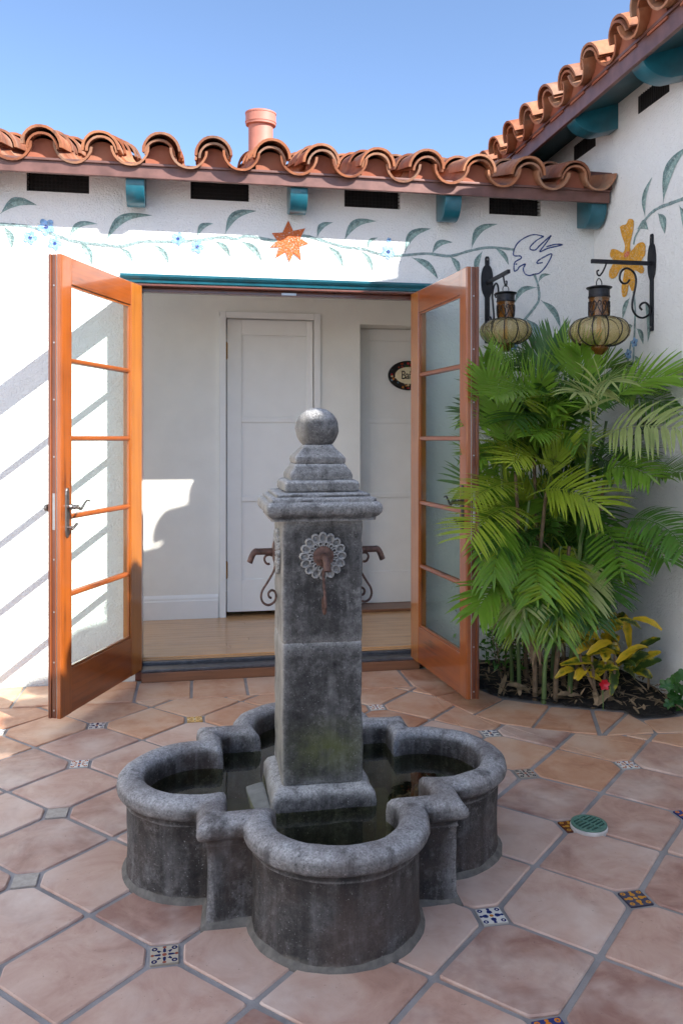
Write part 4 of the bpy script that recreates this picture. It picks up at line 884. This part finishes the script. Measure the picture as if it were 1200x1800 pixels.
for k, (ax, ay) in enumerate(((0, -1), (-1, 0), (1, 0), (0, 1))):
    # local z outward, local y up
    rot = Matrix((( -ay, 0, ax, 0), (ax, 0, ay, 0), (0, 1, 0, 0), (0, 0, 0, 1)))
    rot = Matrix(((-ay, 0, ax), (ax, 0, ay), (0, 1, 0))).to_euler()
    pos = (ax * .119 + PX, ay * .119 + PY, .938)
    inst('rosette', ros, ftn, pos, rot); inst('rosette_centre', hub, ftn, pos, rot)
    so_ = inst('spout', spm, ftn, pos, rot); so_.scale = (1, .95, .84); inst('scroll', scm, so_)
bk = MB(); bk.box(-.028, .028, -.10, .10, -.05, .03); thing(bk.build('pump_brick', 'brick', None, (.180, 2.40, .188), (R_(2), R_(-12), R_(3)), bevel=.008), 'pale grey concrete block half sunk in the water beside the pillar foot', 'brick')
lt = MB(); lt.lathe([(.04, 0), (.04, .10), (.034, .105)], 20); lt.lathe([(.028, .104), (.02, .108)], 16); thing(lt.build('pond_light', 'dark_metal', None, (FC.x + .36, FC.y + .03, .058), smooth=.6), 'small round underwater lamp in the right side of the basin', 'lamp')

# ------------------------------------------------------------------ drain cover
dc = thing(empty('drain_cover', (1.262, 2.480, -.008), .5), 'round green slotted drain cover standing proud of the floor tiles', 'drain cover')
m = MB(); m.lathe([(.058, -.01), (.060, .016), (.056, .020), (.050, .016)], 32); m.build('collar', 'pvc', dc, smooth=.6)
m = MB(); R0 = .0575
m.rings([[(R0 * math.cos(2 * PI * k / 40), R0 * math.sin(2 * PI * k / 40), .0205) for k in range(40)], [(R0 * math.cos(2 * PI * k / 40), R0 * math.sin(2 * PI * k / 40), .026) for k in range(40)], [((R0 - .009) * math.cos(2 * PI * k / 40), (R0 - .009) * math.sin(2 * PI * k / 40), .0265) for k in range(40)], [((R0 - .009) * math.cos(2 * PI * k / 40), (R0 - .009) * math.sin(2 * PI * k / 40), .0205) for k in range(40)]])
m.box(-.004, .004, -.049, .049, .021, .0262)
for k in range(-3, 4):
    y = k * .0142; hw = math.sqrt(max(0, .0495 ** 2 - y * y)); m.box(-hw, -.0041, y - .0034, y + .0034, .021, .0258); m.box(.0041, hw, y - .0034, y + .0034, .021, .0258)
gr_ = m.build('grate', 'drain', dc)
m = MB(); m.lathe([(.050, .012), (.049, .0165)], 24); m.build('drain_hole', 'black_screen', dc)

# ------------------------------------------------------------------ lantern brackets and hanging lanterns
def bracket(loc, rz, label):
    b = thing(empty('wall_bracket', loc, rz), label, 'bracket', 'iron lantern brackets on the courtyard walls')
    m = MB(); prof = []
    for z in [-.345, -.335, -.10, -.095]: prof.append((z, .013 if z > -.34 else .009))
    pts = [(-.345, .010), (-.340, .014), (-.085, .014)] + [(-.075 + .085 * (1 - math.cos(PI * k / 10)) / 1.0, .014 + .022 * math.sin(PI * k / 10)) for k in range(1, 10)] + [(.10, .013), (.140, .013), (.150, .008)]
    poly = [(y, z) for z, y in pts] + [(-y, z) for z, y in reversed(pts)]
    m.prism(poly, 'x', .0005, .009); m.build('wall_plate', 'iron', b, bevel=.0015)
    m = MB(); m.box(.009, .335, -.0085, .0085, -.011, .009); m.build('arm', 'iron', b, bevel=.002)
    q = [(895, 325), (880, 345), (855, 345), (840, 320), (850, 280), (880, 262), (915, 280), (932, 320), (925, 380), (912, 440), (912, 490), (935, 525), (970, 535), (1005, 515), (1010, 480), (990, 452), (965, 455), (952, 475), (965, 492)]
    m = MB(); m.tube(smoothpath([((1025 - x) * .00098, 0, (243 - y) * .000912 - .012) for x, y in q], 3), .0055, 7); m.build('scroll', 'iron', b, smooth=.9)
    m = MB(); m.tube(smoothpath([(.255, 0, -.010), (.262, 0, -.03), (.275, 0, -.055), (.29, 0, -.072), (.302, 0, -.066), (.304, 0, -.05), (.294, 0, -.046)], 4), .0045, 6); m.build('hook', 'iron', b, smooth=.9)
    m = MB()
    for zz in (.135, -.32): m.lathe([(.006, 0), (.005, .003), (.001, .004)], 10, (0, 0, 0)); 
    m = MB()
    for zz in (.132, -.325): m.tube([(.0092, 0, zz), (.012, 0, zz)], .0055, 8)
    m.build('bolt', 'pewter', b)['kind'] = 'stuff'
bracket((1.619, YW, 2.168), -PI / 2, 'black iron scroll bracket on the back wall beside the open door')
bracket((XW, 3.789, 2.172), PI, 'black iron scroll bracket on the side wall over the yellow flower')
def lantern(loc, rz, s, label):
    b = thing(empty('hanging_lantern', loc, rz), label, 'lantern', 'blown glass lanterns on iron brackets')
    b.scale = (s, s, s)
    NL = 12
    lob = lambda a, z: 1 - .055 * (1 - abs(math.sin(NL / 2 * a)) ** .6)
    pr = [(.035, -.170), (.075, -.168), (.115, -.150), (.137, -.125), (.143, -.10), (.137, -.075), (.118, -.053), (.09, -.040), (.058, -.034), (.047, -.030)]
    m = MB(); vs = []
    m.lathe(pr, 72, lob=lob); m.f = m.f[:-2]; m.mi = m.mi[:-2]; m.build('glass_bowl', 'lamp_glass', b, smooth=3)
    rib = MB(); rib.tube(smoothpath([(r * .955 + .0015, 0, z) for r, z in pr], 3), .0028, 5); rm = rib.mesh('wire_rib', 'iron', smooth=.9)
    for k in range(NL): inst('wire_rib', rm, b, (0, 0, 0), (0, 0, 2 * PI * k / NL))
    m = MB(); m.lathe([(.046, -.034), (.045, -.02), (.046, .02), (.048, .062)], 28); m.f = m.f[:-2]; m.mi = m.mi[:-2]; m.build('glass_neck', 'amber', b, smooth=3)
    def onr(u, z, r=.0485): return (r * math.cos(u / r), r * math.sin(u / r), z)
    hs = [(0, -.026), (.010, -.010), (.020, .012), (.021, .030), (.014, .040), (.006, .034), (.006, .024), (.011, .022)]
    h = MB()
    for sgn in (1, -1): h.tube(smoothpath([onr(sgn * u, z) for u, z in hs], 3), .0024, 5)
    h.tube([onr(0, -.028), onr(0, .012)], .0022, 5); h.lathe([(.0035, -.006), (.0035, .004)], 6, onr(0, .016))
    hm = h.mesh('neck_scroll', 'iron', smooth=.9)
    for k in range(6): o = inst('neck_scroll', hm, b, (0, 0, 0), (0, 0, 2 * PI * k / 6)); o['kind'] = 'thing'
    m = MB(); m.lathe([(.050, -.034), (.0505, -.030), (.048, -.028)], 28); m.build('neck_ring', 'iron', b, smooth=.6); m = MB(); m.lathe([(.0495, .058), (.051, .060), (.051, .066), (.0485, .068), (.0485, .098), (.053, .100), (.060, .105), (.060, .108), (.040, .114), (.012, .118)], 28); m.build('metal_cap', 'iron', b, smooth=.6)
    m = MB(); m.tube(smoothpath([(-.016, 0, .112), (-.017, 0, .135), (0, 0, .152), (.017, 0, .135), (.016, 0, .112)], 5), .0025, 6); m.build('hanging_loop', 'iron', b, smooth=.9)
    m = MB(); m.lathe([(.036, -.169), (.044, -.176), (.043, -.186), (.030, -.196), (.022, -.208), (.010, -.213)], 24); m.build('finial', 'amber', b, smooth=.9)
    m = MB(); m.lathe([(.006, -.142), (.012, -.138), (.013, -.09), (.010, -.07), (.010, -.03)], 14); m.build('bulb', 'bulb', b, smooth=.9)
lantern((1.619, 4.121, 1.953), .1, .98, 'smoky glass lantern with wire ribs, hanging off the back wall by the door edge')
lantern((1.983, 3.789, 1.925), .35, 1.06, 'smoky amber glass lantern with wire ribs, hanging off the side wall over the palm')

# ------------------------------------------------------------------ plants
def leaflet(m, p, d, up, L, W, droop, segs=5, mi=0, fold=.25, curl=0):
    d = d.normalized(); sd = d.cross(up)
    if sd.length < 1e-4: sd = d.cross(Vector((1, 0, 0)))
    sd.normalize(); nn = sd.cross(d).normalized(); vs = []; q = p.copy(); dd = d.copy()
    for k in range(segs + 1):
        t = k / segs; ww = W * .5 * min(1, .25 + t * 5) * max(0, 1 - t ** 2.6) ** .8
        nn2 = sd.cross(dd).normalized()
        vs += [q + sd * ww + nn2 * ww * fold, q, q - sd * ww + nn2 * ww * fold]
        dd = (dd + Vector((0, 0, -1)) * droop * (.3 + t) / segs).normalized(); q = q + dd * (L / segs)
    fs = []
    for k in range(segs): a = 3 * k; fs += [(a, a + 1, a + 4, a + 3), (a + 1, a + 2, a + 5, a + 4)]
    m.add(vs, fs, mi)
CAMP = Vector((0, 0, 1.282))
def frond(b, c, t, L, W, hang, lead, seed, n=None, root=True):
    rnd = random.Random(seed); pth = bez(b, c, t, 40); m = MB()
    ln = sum((pth[i + 1] - pth[i]).length for i in range(40)); n = n or max(7, min(26, int(ln * .66 / (W * .85))))
    tc = (CAMP - pth[25]).normalized()
    for k in range(n):
        f = .32 + .68 * (k + .5) / n; i = min(39, int(f * 40)); p = pth[i]; T = (pth[i + 1] - p).normalized() if i < 39 else (pth[39] - pth[38]).normalized()
        N0 = (Vector((0, 0, .75)) + tc * .65); N0 = (N0 - T * N0.dot(T)).normalized(); S = T.cross(N0).normalized()
        prof = .62 + .38 * math.sin(PI * min(1, .18 + .75 * (k / n)))
        for sd in (1, -1):
            la = lead * (1 + .8 * (k / n)) + rnd.gauss(0, .07)
            d = S * sd + T * la + N0 * (.22 + rnd.gauss(0, .05))
            leaflet(m, p + T * rnd.uniform(-.004, .004), d, N0, L * prof * rnd.uniform(.88, 1.1), W * rnd.uniform(.85, 1.1), hang * rnd.uniform(1.1, 1.9))
    leaflet(m, pth[38], (pth[40] - pth[36]), tc, L * .5, W * .8, hang)
    m.tube(pth[::4], [.0042 - .003 * k / 10 for k in range(11)], 5)
    return m
palm = thing(empty('palm_plant', (1.75, 3.95, 0)), 'tall bushy green palm clump with many feathery fronds in the corner bed', 'palm')
PO = Vector((1.75, 3.95, 0))
def shift(m): m.v = [(v[0] - PO.x, v[1] - PO.y, v[2] - PO.z) for v in m.v]; return m
for i, (b, c, t, L, W, h, ld, tone) in enumerate(DATA['FRONDS']):
    shift(frond(b, c, t, L * 1.12, W * .60, h, ld, i)).build('frond', FR[tone], palm, smooth=3, fixn=False)
for i, (a, b, c, r, t) in enumerate(DATA['CANES']):
    q = bez(a, b, c, 14); q[0].z = -.02; m = MB()
    m.tube(q, [r * (1 - .35 * k / 14) * (1.12 if k % 3 == 0 else 1) for k in range(15)], 8); shift(m).build('stem', 'bark' if t else 'cane', palm, smooth=.9)
rn = random.Random(11)
for k in range(70):       # inner and back fronds
    a = rn.uniform(0, 2 * PI); z = rn.uniform(.50, 1.58); rad = rn.uniform(.16, .42) * (1 if z < 1.6 else .7)
    b = Vector((1.72 + rn.gauss(0, .06), 3.98 + rn.gauss(0, .06), z - rn.uniform(.15, .3)))
    t = Vector((1.74 + rad * math.cos(a), 3.97 + rad * .8 * math.sin(a), z + rn.uniform(-.12, .12)))
    t.x = min(t.x, 2.16); t.y = min(t.y, 4.30); t.x = max(t.x, 1.36)
    c = (b + t) / 2 + Vector((0, 0, rn.uniform(.1, .2)))
    shift(frond(b, c, t, rn.uniform(.17, .25), rn.uniform(.013, .020), rn.uniform(.2, .7), rn.uniform(.5, 1.0), 100 + k)).build('frond', FR[rn.choice([0, 0, 1, 1, 2, 2])], palm, smooth=3, fixn=False)
for k in range(32):       # low arching fronds that hide the canes
    x = rn.uniform(1.45, 1.84); b = Vector((x * .6 + .70 + rn.gauss(0, .03), 3.85 + rn.gauss(0, .06), rn.uniform(.50, .80)))
    t = Vector((x, rn.uniform(3.50, 3.72), rn.uniform(.34, .62))); c = (b + t) / 2 + Vector((0, 0, rn.uniform(.08, .18)))
    shift(frond(b, c, t, rn.uniform(.16, .22), rn.uniform(.013, .019), rn.uniform(.4, .9), rn.uniform(.5, .9), 300 + k)).build('frond', FR[rn.choice([0, 1, 1, 2, 3])], palm, smooth=3, fixn=False)
for k in range(9):       # dead hanging fronds
    x = rn.uniform(1.55, 1.95); b = Vector((x, 3.82, rn.uniform(.55, .85))); t = Vector((x + rn.gauss(0, .06), 3.70, rn.uniform(.25, .45))); c = (b + t) / 2 + Vector((rn.gauss(0, .04), -.06, .05))
    shift(frond(b, c, t, rn.uniform(.10, .16), .012, 1.6, 1.5, 400 + k)).build('dry_frond', 'dead', palm, smooth=3, fixn=False)
for k in range(60):      # dry hanging sheaths and threads
    x = rn.uniform(1.50, 1.90); y = rn.uniform(3.68, 3.95); z = rn.uniform(.38, .72); m = MB(); L = rn.uniform(.08, .26)
    leaflet(m, Vector((x, y, z)), Vector((rn.gauss(0, .5), rn.gauss(-.2, .3), rn.uniform(-1, .2))), Vector((0, -1, .3)), L, rn.uniform(.003, .016), rn.uniform(.6, 2.2), 6)
    shift(m).build('dry_frond', 'dead', palm, smooth=3, fixn=False)
def strip_leaf(a, b, w, arch, name, mat, parent, off, twist=0, seed=0, segs=8):
    a, b = Vector(a), Vector(b); d = b - a; rn_ = random.Random(seed); c = (a + b) / 2 + Vector((0, -.02, arch)); pth = bez(a, c, b, segs)
    tc = (CAMP - a).normalized() * .7 + Vector((rn_.gauss(0, .4), 0, .7)); vs = []; uv = []
    for k, p in enumerate(pth):
        t = k / segs; T = (pth[min(k + 1, segs)] - pth[max(k - 1, 0)]).normalized(); sd = T.cross(tc).normalized(); nn = sd.cross(T)
        ww = w * .5 * (math.sin(PI * min(.97, .06 + t * .94)) ** .55) * (1 + .12 * math.sin(k * 2.3 + seed))
        vs += [p + sd * ww + nn * ww * .3, p, p - sd * ww + nn * ww * .3]; uv += [(0, t), (.5, t), (1, t)]
    m = MB(); fs = []
    for k in range(segs): q = 3 * k; fs += [(q, q + 1, q + 4, q + 3), (q + 1, q + 2, q + 5, q + 4)]
    m.add([v - off for v in vs], fs); me = m.mesh(name, mat, smooth=3, fixn=False); ul = me.uv_layers.new()
    for lp in me.loops: ul.data[lp.index].uv = uv[lp.vertex_index]
    return link(D.objects.new(name, me), parent)
CO = Vector((1.90, 3.62, 0)); cro = thing(empty('croton_plant', CO), 'yellow and dark green croton shrub with strap leaves at the front of the bed', 'shrub')
for i, (a, b, t) in enumerate(DATA['CROTON']):
    strip_leaf(a, b, .036 + .020 * t, .03, 'leaf', 'croton', cro, CO, seed=i)
rn = random.Random(77)
for k in range(26):
    b = Vector((rn.uniform(1.76, 2.05), rn.uniform(3.56, 3.70), rn.uniform(.12, .42))); a = rn.uniform(0, 2 * PI); L = rn.uniform(.09, .15)
    strip_leaf(b, b + Vector((L * math.cos(a), L * .5 * math.sin(a) - .03, rn.uniform(-.05, .07))), rn.uniform(.028, .042), .035, 'leaf', 'croton', cro, CO, seed=200 + k)
for k, (x, z) in enumerate(((1.86, .33), (1.93, .28), (1.80, .36), (1.98, .30))):
    m = MB(); m.tube([(1.88 - CO.x + .02 * k, 0.0, -.02), (x - CO.x, .0, z * .6), (x - CO.x, .02, z)], [.009, .007, .005], 6); m.build('stem', 'bark', cro, smooth=.9)
# leafy shrub behind the right door
SO = Vector((1.60, 4.10, 0)); shr = thing(empty('leafy_shrub', SO), 'low bright green small leaved shrub behind the right door edge', 'shrub')
rn = random.Random(5); m = MB()
for k in range(420):
    p = Vector((1.60 + rn.gauss(0, .075), 4.08 + rn.gauss(0, .09), .08 + abs(rn.gauss(.16, .11))))
    if p.z > .44: continue
    leaflet(m, p, Vector((rn.gauss(0, 1), rn.gauss(-.4, .8), rn.gauss(.1, .6))), Vector((rn.gauss(0, .3), -.5, 1)), rn.uniform(.022, .042), rn.uniform(.014, .022), .4, 3)
m.v = [(v[0] - SO.x, v[1] - SO.y, v[2]) for v in m.v]; m.build('foliage', 'small_leaf', shr, fixn=False)['kind'] = 'stuff'
m = MB()
for k in range(7): a = 2 * PI * k / 7; m.tube([(0.02 * math.cos(a), .02 * math.sin(a), -.02), (.05 * math.cos(a), .05 * math.sin(a), .15), (.07 * math.cos(a), .08 * math.sin(a), .30)], .003, 5)
m.build('stem', 'bark', shr)['kind'] = 'stuff'
# lobed young plant against the side wall
VO = Vector((2.19, 3.50, 0)); vn = thing(empty('ivy_plant', VO), 'young green plant with lobed leaves against the white side wall', 'plant')
def lobed(r):
    m = MB(); n = 30; vs = [(0, 0, 0)]
    for k in range(n):
        a = 2 * PI * k / n; q = r * (.55 + .45 * abs(math.cos(2.5 * (a - PI / 2))) ** .8) * (.6 if math.sin(a) < -.75 else 1); vs.append((q * math.cos(a), q * math.sin(a), .12 * r * math.cos(5 * a)))
    m.add(vs, [(0, 1 + k, 1 + (k + 1) % n) for k in range(n)]); return m.mesh('leaf', 'lobed_leaf', smooth=3)
lm = lobed(.034); rn = random.Random(3)
for k, p in enumerate(DATA['VINEPLANT'] + [[2.20, 3.46, .05], [2.23, 3.47, .10], [2.25, 3.5, .16], [2.21, 3.5, .13], [2.24, 3.44, .03]]):
    o = inst('leaf', lm, vn, Vector((min(p[0], 2.26), min(p[1], 3.5), max(p[2], .03))) - VO, (R_(60 + rn.gauss(0, 22)), rn.gauss(0, .3), rn.gauss(-.2, .5))); o.scale = (rn.uniform(.75, 1.2),) * 3
m = MB(); m.tube([(0, 0, -.02), (.01, -.03, .08), (.005, -.05, .17)], .003, 6); m.build('stem', 'cane', vn)
m = MB(); m.tube([(.02, -.01, -.02), (.05, -.03, .08), (.05, -.04, .14)], .0025, 6); m.build('stem', 'cane', vn)
# red bloom
RO = Vector((1.885, 3.56, 0)); rf = thing(empty('red_flower', RO), 'single red bloom low among the croton leaves', 'flower')
m = MB(); m.tube([(0, 0, -.02), (0, .01, .11)], .003, 6); m.build('stem', 'cane', rf)
m = MB()
for k in range(6): a = 2 * PI * k / 6; leaflet(m, Vector((0, .0, .115)), Vector((math.cos(a), -.4, math.sin(a) + .3)), Vector((0, -1, .2)), .032, .028, .2, 4)
m.build('bloom', 'red', rf, smooth=3, fixn=False)
# fallen leaves: the larger ones singly, the fine litter as one mass
rn = random.Random(21)
def inside_bed(x, y): return inside(x, y, poly_in)
lab = [('curled brown fallen leaf beside the foot of the right door', (1.50, 3.86)), ('purplish dry leaf lying below the palm stems', (1.56, 3.80)), ('large bent tan leaf standing in the bed mulch', (1.66, 3.74)), ('olive fallen leaf at the tiled bed edge', (1.54, 3.76)),
       ('pale dry strap leaf along the bed edge', (1.74, 3.65)), ('orange brown leaf drooping onto the bed edge under the croton', (1.86, 3.60)), ('pinkish dry leaf below the red bloom', (1.90, 3.585)), ('crumpled straw coloured leaf in the middle of the bed edge', (1.78, 3.63))]
for k, (l, (x, y)) in enumerate(lab):
    o = Vector((x, y, .03)); a = rn.uniform(0, 2 * PI)
    e = Vector((.06 * math.cos(a), .03 * math.sin(a), rn.uniform(.0, .05)))
    lf = strip_leaf(o - e, o + e + Vector((0, 0, .02)), rn.uniform(.022, .034), .025, 'fallen_leaf', 'dead', None, o, seed=k + 40); lf.location = o
    thing(lf, l, 'leaf', 'dry leaves fallen in the bed')
m = MB()
for k in range(520):
    x, y = rn.uniform(1.38, 2.27), rn.uniform(3.4, 4.35)
    if not inside_bed(x, y): continue
    leaflet(m, Vector((x, y, rn.uniform(.022, .05))), Vector((rn.gauss(0, 1), rn.gauss(0, 1), rn.gauss(.1, .25))), Vector((0, 0, 1)), rn.uniform(.03, .11), rn.uniform(.005, .018), rn.uniform(0, .6), 4)
m.build('leaf_litter', 'dead', None, fixn=False)['kind'] = 'stuff'
# tree top beyond the roof ridge
TO = Vector((2.6, 10.5, 0)); tre = thing(empty('garden_tree', TO), 'small green treetop just showing over the roof corner', 'tree')
m = MB(); m.tube([(0, 0, -.1), (.05, 0, 2), (0, .1, 3.6)], [.12, .09, .04], 8)
for k in range(5): a = k * 1.3; m.tube([(.03, 0, 2.2 + .2 * k), (.5 * math.cos(a), .5 * math.sin(a), 3.2 + .15 * k)], [.04, .015], 6)
m.build('trunk', 'bark', tre, smooth=.9)
m = MB()
for k in range(1500):
    c = rn.choice([(0, 0, 3.9), (.5, .2, 3.6), (-.5, 0, 3.7), (.1, .4, 4.1), (-.2, -.3, 3.5)]); p = Vector([c[i] + rn.gauss(0, .24) for i in range(3)])
    leaflet(m, p, Vector((rn.gauss(0, 1), rn.gauss(0, 1), rn.gauss(0, .6))), Vector((0, 0, 1)), .09, .04, .3, 2)
m.build('crown', 'tree_leaf', tre, fixn=False)['kind'] = 'stuff'
